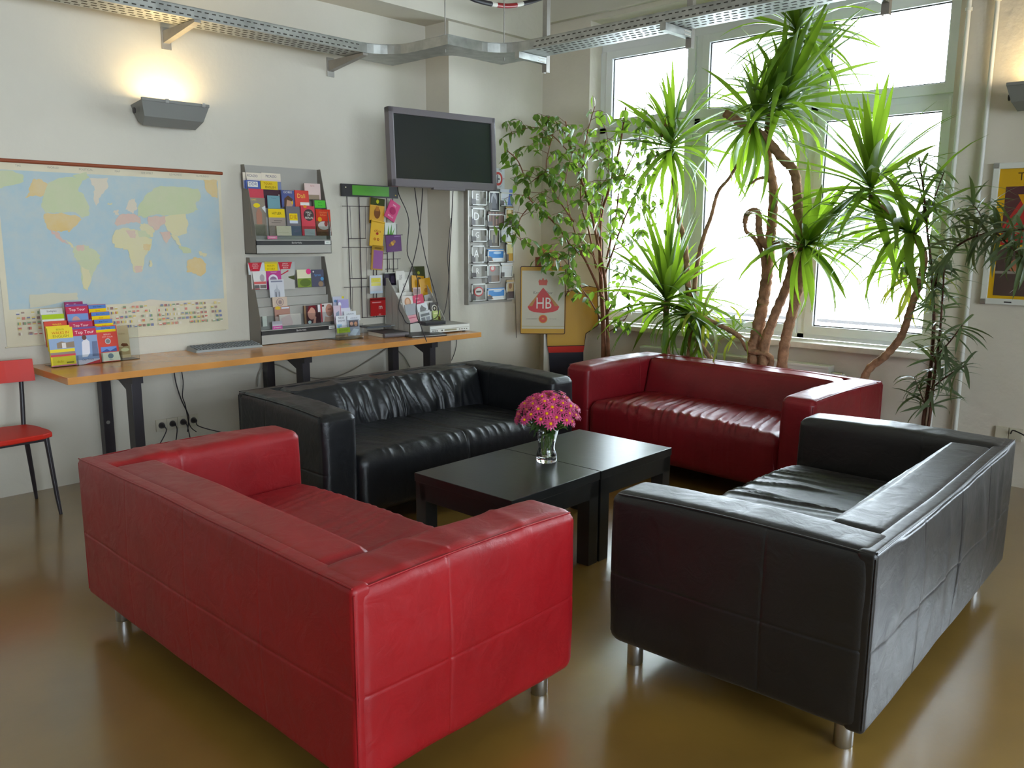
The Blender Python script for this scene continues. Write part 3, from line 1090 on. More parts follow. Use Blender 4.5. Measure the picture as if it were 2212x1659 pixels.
def rack(label, left_px, right_px, z0, z1, tiers, lip):
    VF = 5.145
    u0, u1 = left_px, right_px
    t = empty('brochure_rack', (u0, VW, z0))
    tag(t, label, 'rack')
    w, h = u1 - u0, z1 - z0
    g = lambda y: y - VW
    B().box((0, -.004, 0), (w, -.001, h)).build('back_panel', 'rack', t)
    for x in (0, w - .003):
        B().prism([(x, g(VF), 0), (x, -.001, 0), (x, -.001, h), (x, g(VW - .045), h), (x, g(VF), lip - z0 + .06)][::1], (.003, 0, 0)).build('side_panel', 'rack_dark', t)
    B().box((0, g(VF), 0), (w, g(VF) + .004, lip - z0)).build('front_panel', 'rack', t)
    B().box((0, g(VF), 0), (w, -.002, .004)).build('base', 'rack', t)
    n = len(tiers)
    for k, z in enumerate(tiers):
        y = g(VW - .05) + (g(VF) + .03 - g(VW - .05)) * k / n
        B().box((.004, y - .001, z - z0 - .16 if k < n - 1 else .01), (w - .004, y + .001, z - z0)).box((.004, y - .001, z - z0 - .0015), (w - .004, y + .013, z - z0 + .0005)).build('tier', 'rack', t)
    s = B().box((.002, g(VF) - .0035, lip - z0 - .035), (w - .002, g(VF) - .0005, lip - z0 - .006)).build('label_strip', 'darkgrey', t)
    printed('strip_print', [('t', 'Berlin+Info', .52, .5, .62, (210, 205, 200)), ('r', .9, .12, .985, .95, (225, 225, 220)), ('t', 'INFO', .942, .52, .4, (90, 130, 110))], w, .029, s, 'print', Matrix.Translation((0, g(VF) - .0036, lip - z0 - .035)))
    B().box((.004, g(VF) - .001, lip - z0), (w - .004, g(VF) + .001, lip - z0 + .095)).build('clear_guard', 'acrylic', t)
    return t


rU0, rU1 = 2.956, 3.562
def c2(x, y, V): return on(500 + x / 7.21, 330 + y / 7.21, 1, V)
def c3(x, y, V): return on(500 + x / 7.54, 540 + y / 7.54, 1, V)
tl = [(c3(410, 640, 5.23).z + c3(1530, 600, 5.23).z) / 2, (c3(450, 780, 5.2).z + c3(1570, 735, 5.2).z) / 2, (c3(490, 920, 5.18).z + c3(1640, 880, 5.18).z) / 2]
rack('lower grey metal brochure rack standing on the desk', rU0, rU1, ZD, on(540, 556, 1, VW).z, tl, c3(1100, 1260, 5.145).z)
uz0 = on(638, 548, 1, 5.145).z
upl = on(638, 521 - 3, 1, 5.145).z
dz = upl - c3(1100, 1260, 5.145).z
rack('upper grey metal brochure rack hung on the wall above the other', rU0 - .006, rU1 - .012, uz0, on(600, 361, 1, VW).z, [z + dz for z in tl], upl)

G1 = 'leaflets in the upper brochure rack'
G2 = 'leaflets in the lower brochure rack'


def leaf1(lb, x0, y0, x1, y1, V, col, items=(), **k):
    return card_px('brochure', lb, 'brochure', (500 + x0 / 7.21, 330 + y0 / 7.21, 500 + x1 / 7.21, 330 + y1 / 7.21), V, col, items, group=G1, lean=.06, gloss=True, t=.006, **k)


WHT, RED_, YLW, BLU, GRY, DRK = (230, 226, 218), (205, 45, 60), (232, 200, 16), (70, 90, 160), (120, 112, 104), (40, 36, 40)
pic = [('r', 0, .62, 1, 1, (226, 214, 196)), ('t', 'PICASSO', .5, .8, .22, (70, 70, 110), 0, .9), ('r', 0, 0, 1, .5, (120, 130, 170))]
leaf1('white leaflet headed PICASSO at the far left of the top row', 195, 310, 480, 560, 5.235, (214, 200, 190), pic)
leaf1('white leaflet headed PICASSO second in the top row of the rack', 482, 318, 778, 575, 5.235, (216, 196, 190), pic)
leaf1('blue leaflet with white DDR label in upper rack', 228, 430, 448, 570, 5.222, BLU, [('r', .15, .28, .85, .88, WHT), ('t', 'DDR', .5, .58, .5, (50, 70, 140))])
leaf1('yellow leaflet reading TOURS ENGLISH in upper rack', 465, 440, 725, 580, 5.222, (222, 190, 20), [('t', 'TOURS', .42, .68, .34, (180, 110, 20)), ('t', 'ENGLISH', .55, .3, .34, (90, 80, 20))])
leaf1('pinkish white booklet leaning at the right end of the upper rack', 1150, 478, 1395, 730, 5.222, (222, 196, 190), [('r', .1, .0, .9, .3, (160, 140, 120)), ('t', 'Berlin', .5, .85, .12, (190, 110, 110))])
leaf1('plain crimson-topped leaflet at the left of the upper rack', 285, 560, 515, 850, 5.21, (150, 130, 120), [('r', 0, .5, 1, 1, (200, 66, 84))])
leaf1('dark maroon leaflet half behind a teal one', 515, 575, 780, 860, 5.212, (64, 26, 44), [('e', .9, .72, .03, .03, WHT)])
leaf1('teal leaflet in front of the dark maroon one', 572, 668, 765, 870, 5.20, (110, 150, 160), [('t', 'Theater', .5, .8, .14, (80, 110, 130))])
leaf1('leaflet headed GORKI with a face on blue', 792, 585, 990, 850, 5.205, (74, 84, 140), [('t', 'GORKI', .5, .88, .19, WHT), ('e', .55, .3, .32, .34, (190, 150, 130)), ('p', [(.15, .0), (.2, .5), (.5, .7), (.85, .5), (.8, .35), (.4, .45), (.3, 0)], (90, 62, 50)), ('e', .8, .28, .06, .1, (220, 180, 40))])
leaf1('coral red leaflet with yellow Dali lettering', 1000, 585, 1215, 850, 5.205, (216, 66, 56), [('t', 'Dali', .45, .66, .36, (240, 200, 90)), ('r', .35, .12, 1, .3, WHT)])
leaf1('green leaflet in dark frame at right of upper rack', 1270, 730, 1475, 870, 5.195, (70, 60, 60), [('r', .14, .08, .96, .92, (84, 190, 60)), ('t', 'Berlin', .55, .66, .2, (40, 90, 50)), ('t', 'Secrets', .55, .36, .2, (40, 90, 50))])
leaf1('grey brown leaflet with a yellow dome picture', 320, 700, 560, 1290, 5.19, (140, 126, 112), [('e', .45, .8, .22, .06, (226, 200, 30)), ('t', 'UNIC', .3, .945, .06, (240, 220, 90)), ('p', [(.35, .1), (.38, .6), (.55, .76), (.75, .6), (.7, .1)], (170, 120, 100)), ('p', [(.75, .74), (1, .6), (1, .8)], (214, 214, 214)), ('r', .1, 0, .9, .3, (120, 116, 100))])
leaf1('yellow banded leaflet headed with a history title in front row', 600, 875, 855, 1290, 5.175, (150, 134, 124), [('r', 0, .68, 1, 1, YLW), ('t', 'HITLER', .5, .83, .13, (70, 60, 10)), ('r', .3, .55, .8, .57, (90, 80, 74)), ('r', .15, .48, .7, .5, (110, 100, 94))])
leaf1('grey leaflet with big yellow DIE block in front row', 880, 835, 1090, 1290, 5.172, (108, 102, 108), [('r', .2, .52, .8, .76, YLW), ('t', 'DIE', .5, .635, .2, (190, 120, 20)), ('r', .2, .42, .8, .52, (206, 210, 220)), ('r', 0, 0, 1, .33, (96, 104, 130))])
leaf1('red leaflet with dark MALL OF BERLIN disc', 1110, 830, 1320, 1290, 5.172, (205, 56, 74), [('e', .55, .7, .38, .2, (76, 56, 60)), ('t', 'MALL', .55, .78, .1, WHT), ('t', 'OF', .55, .69, .1, WHT), ('t', 'BERLIN', .55, .6, .1, WHT), ('r', .15, .0, .95, .22, (170, 176, 176)), ('e', .3, .98, .13, .05, (226, 140, 40))])
leaf1('red and brown leaflet with a crowd picture at right end', 1335, 880, 1560, 1290, 5.17, (120, 66, 50), [('r', 0, .55, 1, 1, (206, 48, 26)), ('t', 'Clärchens', .5, .88, .09, (240, 150, 90)), ('t', 'Ballhaus', .5, .78, .09, (240, 150, 90)), ('e', .25, .62, .14, .09, (226, 160, 30)), ('e', .5, .38, .4, .16, (196, 186, 180)), ('e', .65, .45, .12, .1, (150, 60, 60)), ('r', 0, 0, 1, .15, (96, 60, 50))])
leaf1('cream folded paper slip lying in the upper rack guard', 712, 1140, 940, 1290, 5.155, (226, 214, 184), [('r', .1, .3, .8, .33, (190, 180, 150))])


def leaf2(lb, x0, y0, x1, y1, V, col, items=(), **k):
    return card_px('brochure', lb, 'brochure', (500 + x0 / 7.54, 540 + y0 / 7.54, 500 + x1 / 7.54, 540 + y1 / 7.54), V, col, items, group=G2, lean=.06, gloss=True, t=.006, **k)


jm = [('p', [(0, 1), (.85, 1), (.6, .05), (.15, .0)], (196, 40, 60)), ('t', 'JEWISH', .42, .86, .15, (244, 210, 210)), ('t', 'MUSEUM', .42, .7, .15, (244, 210, 210)), ('t', 'BERLIN', .42, .54, .15, (244, 210, 210))]
leaf2('white leaflet with red museum wedge at top left of lower rack', 285, 205, 550, 400, 5.232, (200, 204, 206), jm)
leaf2('grey leaflet with red museum wedge, third in top row', 772, 195, 1040, 400, 5.232, (176, 178, 176), jm)
leaf2('yellow BERLIN STORY leaflet between the two museum leaflets', 552, 190, 770, 400, 5.231, (196, 176, 60), [('r', 0, .2, .9, .85, (234, 206, 20)), ('t', 'BERLIN', .45, .68, .2, (150, 120, 10)), ('t', 'STORY', .45, .42, .24, (150, 120, 10))])
leaf2('white leaflet with pale portrait and red bands', 340, 345, 580, 640, 5.222, (216, 212, 208), [('e', .72, .62, .16, .2, (170, 160, 166)), ('r', .1, .28, .96, .42, (214, 100, 100)), ('r', .12, .05, .5, .24, (100, 96, 96)), ('r', .54, .05, .96, .24, (120, 110, 108)), ('r', 0, 0, .5, .04, (206, 70, 70))])
leaf2('magenta leaflet with a white arch', 585, 340, 825, 640, 5.222, (186, 50, 130), [('e', .45, .55, .32, .26, (224, 214, 224)), ('e', .45, .5, .24, .2, (150, 120, 150)), ('r', 0, 0, 1, .45, (150, 40, 110)), ('t', 'TRANSIT', .5, .92, .1, (236, 190, 220))])
leaf2('grey leaflet with red stroke and dark hull', 825, 310, 1040, 640, 5.224, (186, 182, 176), [('p', [(0, .75), (.55, .95), (.6, .9), (0, .7)], (190, 40, 60)), ('p', [(.5, .62), (1, .68), (1, .45), (.6, .55)], (80, 84, 50))])
leaf2('cream and green leaflet with pink dot', 1085, 318, 1310, 605, 5.218, (222, 214, 180), [('r', 0, 0, 1, .5, (130, 150, 60)), ('e', .55, .25, .4, .22, (94, 112, 50)), ('e', .82, .88, .18, .16, (232, 60, 130))])
leaf2('dark blue leaflet with light blue script at right end', 1310, 318, 1515, 595, 5.216, (72, 70, 92), [('t', 'Spree', .5, .68, .2, (100, 150, 210)), ('e', .85, .45, .13, .11, (90, 150, 196)), ('e', .72, .15, .2, .16, (150, 126, 104)), ('e', .18, .88, .06, .05, WHT)])
leaf2('white leaflet with a grey sketch of towers', 632, 480, 870, 770, 5.2, (200, 200, 206), [('r', .12, .85, .9, .93, (130, 130, 150)), ('p', [(.3, .02), (.3, .4), (.45, .5), (.5, .75), (.55, .5), (.7, .35), (.7, .02)], (176, 176, 186)), ('r', .38, .02, .44, .3, (90, 90, 96)), ('r', .6, .02, .64, .3, (90, 90, 96))])
leaf2('buff card with a circular seal drawing', 678, 765, 915, 930, 5.185, (200, 178, 160), [('e', .5, .5, .26, .38, (150, 128, 130)), ('e', .5, .5, .22, .33, (196, 172, 156)), ('e', .5, .48, .12, .2, (150, 130, 130))])
leaf2('brown landscape leaflet at the bottom of the lower rack', 722, 920, 970, 1235, 5.165, (170, 124, 110), [('e', .22, .93, .18, .09, (214, 180, 60)), ('r', .45, .88, .95, .96, (210, 214, 226)), ('r', 0, 0, 1, .5, (196, 170, 160)), ('r', .1, .5, .9, .6, (130, 90, 80))])
leaf2('white crumpled paper sheet behind the clear guard', 790, 1045, 1140, 1225, 5.155, (226, 214, 204), [('p', [(0, 0), (.1, .7), (.5, 1), (.62, .2), (.55, 0)], (226, 200, 196))])
leaf2('dark magazine with a woman in red headscarf', 1195, 900, 1462, 1195, 5.165, (66, 34, 40), [('r', 0, 0, .12, 1, (140, 110, 80)), ('e', .45, .55, .24, .34, (206, 150, 132)), ('p', [(.2, .6), (.3, .95), (.7, .98), (.78, .5), (.7, .8), (.45, .9)], (120, 24, 34)), ('p', [(.5, 0), (.6, .4), (.72, .35), (.66, 0)], (206, 150, 132)), ('r', .84, .6, 1, 1, (226, 222, 224)), ('e', .3, .08, .1, .09, (190, 214, 214))], part='cover_print')
leaf2('white magazine with a man in a necklace', 1465, 868, 1690, 1165, 5.163, (222, 212, 208), [('e', .62, .62, .27, .34, (200, 146, 126)), ('p', [(.2, 0), (.3, .3), (.5, .25), (.8, .28), (1, .1), (1, 0)], (206, 170, 150)), ('r', 0, 0, .1, 1, (190, 60, 70)), ('r', .5, .66, .76, .7, (110, 70, 60)), ('e', .18, .88, .08, .06, (80, 60, 60))])
leaf2('narrow white paper tip at the left of the lower rack', 515, 1080, 585, 1245, 5.155, (226, 228, 216))
leaf2('round grey sticker-like card with magenta label on rack edge', 672, 1160, 832, 1290, 5.142, (190, 184, 190), [('r', 0, .0, 1, .42, (190, 80, 150)), ('t', 'DYNAMO', .5, .2, .24, WHT)])
leaf1('small pink sticker label on the upper rack edge', 565, 1295, 715, 1345, 5.142, (196, 110, 140), [('t', 'DYNAMO', .5, .5, .5, WHT)])

# ------------------------------------------------------------------ leaflet stacks at the left end of the desk
G3 = 'leaflets in the stand at the left end of the desk'


def c1(x, y): return x / 3.3174, 320 + y / 3.3174


st = empty('leaflet_stand', (1.76, 5.08, ZD))
tag(st, 'clear stepped acrylic leaflet stand at the left end of the desk', 'leaflet stand')


def leaf3(lb, x0, y0, x1, y1, V, col, items=(), lean=.12, **k):
    a, b_ = c1(x0, y0), c1(x1, y1)
    return card_px('leaflet', lb, 'leaflet', (*a, *b_), V, col, items, group=G3, gloss=True, t=.012, lean=lean, **k)


leaf3('white leaflet with green top at the back of the left stack', 310, 1150, 470, 1330, 5.20, (210, 206, 200), [('t', 'Stadtplan', .5, .9, .1, (90, 70, 80))])
leaf3('white and lime green leaflet behind the red one', 322, 1190, 482, 1380, 5.17, (218, 220, 206), [('r', 0, .82, 1, 1, (170, 196, 30)), ('e', .3, .66, .1, .08, (120, 120, 120))])
leaf3('orange red leaflet behind the yellow ones', 338, 1238, 500, 1420, 5.145, (206, 66, 40), [('t', 'WALKS', .55, .86, .1, (250, 220, 60))])
leaf3('plain yellow leaflet right behind the front yellow one', 350, 1272, 520, 1450, 5.12, (232, 204, 20), [('r', .1, .9, .9, .92, (150, 130, 20))])
leaf3('front yellow leaflet reading WALKS IN ENGLISH', 372, 1285, 552, 1560, 5.09, (232, 208, 30), [('t', 'BERLIN', .5, .95, .06, (150, 140, 30)), ('t', 'WALKS IN', .5, .865, .1, (206, 90, 30), 0, .9), ('t', 'ENGLISH', .5, .775, .1, (150, 140, 30)), ('r', 0, .44, 1, .72, (150, 170, 200)), ('p', [(.3, .46), (.3, .6), (.5, .64), (.7, .6), (1, .62), (1, .46)], (150, 130, 110)), ('r', .5, .46, .66, .6, (224, 214, 210)), ('r', 0, .3, 1, .36, (150, 130, 120)), ('r', 0, .25, 1, .3, (206, 70, 80)), ('t', 'daily', .35, .12, .09, (190, 160, 20)), ('r', .6, .06, .9, .1, (140, 130, 40)), ('r', 0, 0, 1, .03, (214, 120, 150))])
tt = [('r', 0, .93, 1, 1, (120, 90, 150)), ('t', 'Top Tour', .5, .82, .13, (250, 226, 226)), ('r', .03, .0, .97, .68, (120, 150, 200)), ('e', .4, .4, .2, .2, (206, 160, 150)), ('p', [(0, .08), (.3, .3), (.6, .2), (1, .34), (1, 0), (0, 0)], (90, 90, 110))]
leaf3('hindmost magenta leaflet of the middle stack', 482, 1100, 612, 1260, 5.215, (150, 30, 90), [('t', 'Top Tour', .5, .85, .16, (240, 200, 220))])
leaf3('magenta Top Tour leaflet with picture in the rear tier', 494, 1118, 652, 1330, 5.175, (190, 30, 74), tt)
leaf3('magenta Top Tour leaflet showing only its heading', 512, 1232, 682, 1420, 5.135, (190, 34, 80), [('r', 0, .94, 1, 1, (120, 90, 150)), ('t', 'Top Tour', .5, .8, .14, (250, 226, 226))])
leaf3('front magenta Top Tour leaflet with a figure in white', 542, 1280, 724, 1548, 5.09, (196, 34, 70), [('r', 0, .95, 1, 1, (110, 90, 150)), ('t', 'Top Tour', .5, .86, .12, (250, 226, 226)), ('r', .04, .0, .97, .77, (140, 160, 196)), ('p', [(.3, .2), (.35, .6), (.5, .7), (.65, .6), (.62, .3), (.5, .2)], (226, 220, 226)), ('e', .46, .72, .09, .07, (110, 74, 66)), ('p', [(.7, .2), (.95, .2), (.95, .6), (.75, .6)], (110, 120, 150)), ('r', .04, .0, .97, .13, (206, 196, 206)), ('t', 'City Tours', .5, .13, .07, (90, 80, 110)), ('p', [(.3, 0), (.97, .1), (.97, 0)], (196, 50, 60))])
bt_ = [('r', 0, .78, 1, .98, (90, 130, 190)), ('t', 'Boat Tours', .5, .88, .1, (30, 50, 90)), ('r', 0, .55, 1, .77, YLW), ('t', 'Spree', .5, .66, .1, (180, 90, 20))]
leaf3('hindmost blue and yellow boat leaflet of the right stack', 648, 1120, 772, 1250, 5.2, (206, 60, 60), bt_)
leaf3('second blue and yellow boat leaflet from the back', 668, 1172, 798, 1300, 5.17, (206, 60, 60), bt_)
leaf3('third blue and yellow boat leaflet from the back', 690, 1225, 820, 1360, 5.14, (206, 60, 60), bt_)
leaf3('front boat leaflet with red middle and white foot', 716, 1272, 864, 1530, 5.09, (208, 66, 50), [('r', .0, .9, .95, .98, (90, 130, 190)), ('t', 'Boat Tours', .48, .94, .05, (30, 50, 90)), ('r', 0, .83, .95, .9, YLW), ('t', 'BERLIN', .5, .76, .06, (240, 200, 190)), ('t', 'CITY TOUR', .5, .69, .055, (240, 200, 190)), ('e', .5, .57, .14, .08, (200, 196, 196)), ('e', .5, .57, .11, .06, (130, 130, 130)), ('r', .12, .28, .88, .42, (110, 140, 200)), ('p', [(.12, .28), (.4, .36), (.55, .3), (.88, .38), (.88, .28)], (70, 90, 150)), ('r', .1, .02, 1, .26, (226, 222, 196)), ('e', .55, .16, .14, .07, (120, 140, 150)), ('t', 'Stern', .55, .06, .05, (100, 130, 150))])
leaf3('beige leaflet with a small dark boat picture in clear holder', 845, 1272, 942, 1502, 5.10, (200, 174, 130), [('r', .05, .1, .95, .35, (176, 150, 104)), ('p', [(.3, .4), (.45, .46), (.8, .44), (.9, .36), (.5, .35)], (120, 70, 40)), ('e', .6, .25, .3, .06, (222, 212, 160)), ('t', 'Hofbräu', .5, .75, .06, (150, 120, 80))])
for k, (x0, x1, V) in enumerate(((372, 556, 5.105), (542, 730, 5.105), (716, 868, 5.105), (845, 990, 5.115))):
    a, b_ = c1(x0, 1555 - 14 * k), c1(x1, 1555 - 14 * k)
    pa, pb_ = on(*a, 1, V), on(*b_, 1, V)
    h = .06 if k < 3 else .21
    sb = B().box((pa.x - 1.76, V - .026 - 5.08, 0), (pb_.x - 1.76, V - .024 - 5.08, h))
    sb.box((pa.x - 1.76, V - .024 - 5.08, 0), (pb_.x - 1.76, V + .12 - 5.08, .003))
    sb.build('pocket', 'acrylic', st)

# ------------------------------------------------------------------ keyboard
kb = empty('keyboard', (2.70, 5.16, ZD), RY(-3))
tag(kb, 'grey computer keyboard lying at the back of the desk', 'keyboard')
B().hexa([(-.23, -.07, 0), (.23, -.07, 0), (.23, .08, 0), (-.23, .08, 0)], [(-.225, -.065, .014), (.225, -.065, .014), (.225, .075, .03), (-.225, .075, .03)]).build('case', 'keyboard', kb)
key = B().box((-.0075, -.0075, 0), (.0075, .0075, .007)).mesh('key')
M['key'] = mat('grey_key', (112, 114, 114), .55)
key.materials.append(M['key'])
for r_ in range(6):
    for c_ in range(21):
        o = link('key', key, None, kb)
        y = -.052 + r_ * .0205
        o.location = (-.208 + c_ * .0208, y, .0145 + (y + .065) * .114)

# ------------------------------------------------------------------ wire display with green header
wd = empty('wire_display', (on(800, 410, 1, 5.27).x, 5.285, .85))
tag(wd, 'black wire display panel with green headed board on the wall', 'display')
ox, oz = wd.location.x, wd.location.z


def wl(x, y, V=5.275):
    p = c4(x, y, V)
    return Vector((p.x - ox, V - 5.285, p.z - oz))


a0, a1, a2, a3 = wl(75, 75, 5.27), wl(640, 95, 5.27), wl(640, 222, 5.27), wl(75, 200, 5.27)
hd_ = B().box((a0.x, -.02, a3.z), (a1.x, -.008, a0.z)).build('header_board', 'black_metal', wd)
hw2, hh2 = a1.x - a0.x, a0.z - a3.z
printed('header_print', [('r', .18, .12, .83, .92, (84, 160, 44)), ('t', 'BERLIN SEEDS', .5, .5, .2, (76, 146, 40)), ('e', .07, .72, .012, .055, (220, 210, 170)), ('e', .95, .25, .012, .055, (210, 180, 60))], hw2, hh2, hd_, 'print', Matrix.Translation((a0.x, -.0205, a3.z)))
for x0, y0, x1, y1 in ((135, 200, 178, 1330), (255, 200, 290, 1415), (395, 220, 405, 1400), (430, 220, 432, 1400), (530, 220, 548, 1392), (592, 225, 607, 1405)):
    B().tube([wl(x0, y0), wl(x1, y1)], .0035, 6).build('upright', 'wire', wd)
for x0, y0, x1, y1 in ((90, 300, 380, 305), (90, 710, 420, 712), (105, 1110, 370, 1103), (480, 830, 670, 826), (520, 928, 645, 926), (520, 1212, 640, 1208), (285, 1413, 610, 1390), (150, 625, 325, 622), (160, 1022, 335, 1020), (500, 590, 690, 588), (370, 778, 540, 775)):
    B().tube([wl(x0, y0, 5.27), wl(x1, y1, 5.27)], .0025, 6).build('crossbar', 'wire', wd)
for x0, y0, x1, y1 in ((165, 305, 180, 622), (318, 305, 322, 622), (175, 715, 186, 1020), (330, 715, 334, 1020), (190, 1112, 195, 1405), (333, 1110, 338, 1405), (557, 826, 560, 926), (641, 826, 641, 926), (632, 480, 632, 590)):
    B().tube([wl(x0, y0, 5.265), wl(x1, y1, 5.265)], .0018, 5).build('hook_wire', 'wire', wd)

G4 = 'packets hooked on the wire display'


def pack(lb, cx, cy, wpx, hpx, V, col, items, roll=0, puff=0):
    p = c4(cx, cy, V)
    s = (c4(cx + 1, cy, V) - p).x, (c4(cx, cy - 1, V) - p).z
    w, h = wpx * s[0], hpx * s[1]
    o = card('packet', lb, 'packet', p - Vector((w / 2 * math.cos(roll) - (-h / 2) * -math.sin(roll) * -1, 0, 0)) if 0 else p, w, h, col, items, group=G4, gloss=True, t=.006)
    o.matrix_world = Matrix.Translation(p) @ Matrix.Rotation(roll, 4, 'Y') @ Matrix.Translation((-w / 2, 0, -h / 2))
    return o


pack('yellow and black card with a bearded face', 437, 350, 142, 255, 5.235, (206, 150, 20), [('r', 0, .72, 1, 1, (60, 64, 30)), ('e', .5, .87, .1, .08, (190, 190, 30)), ('e', .5, .42, .22, .22, (120, 66, 30)), ('p', [(.35, .5), (.4, .68), (.6, .68), (.65, .5)], (176, 110, 40)), ('r', 0, 0, 1, .12, (50, 46, 40))], .08)
pack('pink card tilted to the right', 590, 348, 108, 190, 5.225, (200, 40, 110), [('t', 'WM.', .5, .8, .13, (250, 220, 235)), ('e', .5, .5, .3, .2, (170, 20, 90)), ('t', 'BERLIN', .5, .17, .12, (250, 220, 235))], .5)
pack('yellow bag with a red ornament', 437, 575, 130, 260, 5.225, (222, 172, 20), [('t', 'eXtra', .5, .6, .14, (140, 40, 30)), ('e', .5, .5, .1, .05, (170, 40, 40)), ('e', .35, .28, .09, .05, (150, 40, 40)), ('e', .6, .28, .09, .05, (150, 40, 40)), ('e', .35, .28, .05, .025, (222, 172, 20)), ('e', .6, .28, .05, .025, (222, 172, 20)), ('r', 0, .93, 1, .96, (190, 140, 20))], .14)
pack('purple packet with a yellow flower', 603, 672, 150, 165, 5.22, (92, 32, 100), [('e', .4, .5, .12, .13, (210, 160, 60)), ('e', .52, .6, .1, .1, (170, 120, 80)), ('e', .25, .42, .1, .1, (140, 90, 60)), ('r', .55, .88, .95, .92, (170, 130, 176))], -.06)
pack('white card with green leaves', 570, 525, 110, 120, 5.24, (206, 210, 200), [('p', [(.2, 0), (.3, .8), (.4, 0)], (96, 150, 60)), ('p', [(.4, 0), (.6, .9), (.6, 0)], (80, 140, 60)), ('p', [(.55, 0), (.9, .6), (.7, 0)], (110, 160, 70))])
pack('mauve packet with golden border', 440, 815, 115, 245, 5.225, (176, 130, 40), [('r', .14, .05, .95, .8, (150, 90, 150)), ('r', 0, .82, 1, 1, (160, 120, 30)), ('r', .2, .86, .8, .92, (110, 76, 20))], .1)
pack('grey white packet with yellow lettering band', 428, 1080, 125, 180, 5.23, (206, 204, 208), [('r', .1, .6, .85, .85, (220, 206, 90)), ('t', 'KUNST', .48, .72, .13, (196, 180, 60)), ('r', .1, .42, .85, .58, (226, 214, 110)), ('r', 0, .0, 1, .12, (196, 210, 224))])
pack('small black box on the right hooks', 565, 1030, 125, 120, 5.235, (34, 26, 40), [('r', .1, .1, .48, .9, (60, 46, 66)), ('r', .55, .2, .9, .8, (70, 60, 80))])
pack('red sweets bag with white letter m', 447, 1303, 148, 178, 5.225, (176, 24, 26), [('t', 'm', .66, .48, .36, WHT), ('r', .0, .86, 1, .97, (120, 16, 20)), ('r', .1, .72, .7, .78, (226, 150, 150)), ('t', 'mini', .6, .08, .1, (226, 190, 190))])

# ------------------------------------------------------------------ slanted cardboard box of brochures
bx = empty('brochure_box', (3.98, 5.08, ZD))
tag(bx, 'pale slanted cardboard brochure box at the right end of the desk', 'display box')
q = lambda x, y, V: c4(x, y, V) - Vector((3.98, 5.08, ZD))
bl, br = c4(745, 1460, 4.97).x - 3.98, c4(1090, 1440, 4.97).x - 3.98
B().prism([(bl, -.13, 0), (bl, .16, 0), (bl, .17, .42), (bl, .13, .42), (bl, -.13, .10)], (.004, 0, 0)).build('side_panel', 'rack', bx)
B().prism([(br, -.13, 0), (br, .16, 0), (br, .17, .42), (br, .13, .42), (br, -.13, .10)], (.004, 0, 0)).build('side_panel', 'rack', bx)
B().box((bl, .165, 0), (br, .17, .46)).build('back_panel', 'paper', bx)
for k in range(4):
    B().box((bl, -.13 + .07 * k, 0), (br, -.127 + .07 * k, .08 + .075 * k)).build('step', 'paper', bx)
G5 = 'brochures in the slanted cardboard box'


def leaf5(lb, x0, y0, x1, y1, V, col, items=(), **k):
    a, b_ = (720 + x0 / 4.61, 380 + y0 / 4.61), (720 + x1 / 4.61, 380 + y1 / 4.61)
    return card_px('brochure', lb, 'brochure', (*a, *b_), V, col, items, group=G5, gloss=True, t=.005, lean=.12, **k)


leaf5('tall white card with sideways lettering at the back', 635, 945, 722, 1120, 5.19, (214, 208, 200), [('t', 'SLL', .5, .62, .24, (110, 100, 96), 1.45)])
leaf5('white card with large sideways UNVS lettering', 672, 1030, 772, 1300, 5.15, (218, 212, 204), [('t', 'UNVS', .5, .64, .17, (110, 96, 96), 1.45)])
leaf5('olive green card at the top of the box', 815, 900, 935, 1060, 5.2, (66, 72, 40), [('e', .4, .6, .12, .1, (170, 170, 60))], rz=.12)
leaf5('yellow card below the olive one', 785, 985, 905, 1190, 5.17, (208, 150, 24), [('e', .6, .88, .14, .06, (80, 70, 30)), ('r', 0, .3, 1, .36, (180, 120, 20))], roll=.1)
leaf5('amber yellow card with a dark ornament', 890, 1025, 1000, 1260, 5.14, (206, 150, 22), [('e', .5, .5, .2, .1, (170, 110, 20)), ('t', 'Xa', .5, .68, .1, (150, 80, 20))], roll=-.1)
leaf5('pinkish grey card in the middle of the box', 805, 1110, 880, 1240, 5.12, (190, 160, 150), [('r', .1, .5, .9, .9, (160, 130, 126))])
leaf5('white portrait card with long-haired face', 695, 1195, 800, 1330, 5.08, (216, 204, 196), [('e', .5, .55, .3, .34, (196, 140, 106)), ('e', .5, .55, .18, .24, (222, 176, 146))])
leaf5('crimson card beside the portrait', 812, 1190, 915, 1320, 5.08, (196, 40, 80), [('t', 'WM.', .4, .72, .17, (250, 210, 220)), ('t', 'NOW', .45, .45, .17, (250, 210, 220))], roll=-.12)
leaf5('grey striped card right of the crimson one', 930, 1185, 1020, 1320, 5.1, (160, 156, 150), [('e', .5, .5, .2, .25, (120, 116, 110))], roll=-.15)
leaf5('tall grey card with a pink foot', 738, 1280, 850, 1470, 4.99, (156, 156, 160), [('r', 0, .0, 1, .42, (216, 150, 160)), ('r', .1, .25, .9, .3, (190, 100, 120))], roll=-.08)
leaf5('card with a grey wolf head', 855, 1275, 960, 1420, 5.03, (206, 206, 206), [('p', [(.2, .2), (.25, .7), (.45, .9), (.6, .75), (.85, .6), (.6, .3)], (120, 116, 116))], roll=-.12)
leaf5('newsprint leaflet in the lowest step', 875, 1352, 985, 1475, 4.98, (190, 190, 190), [('r', .1, .6, .9, .8, (110, 110, 114)), ('r', .1, .2, .45, .5, (120, 120, 124)), ('r', .55, .2, .9, .5, (140, 140, 146))], roll=-.12)
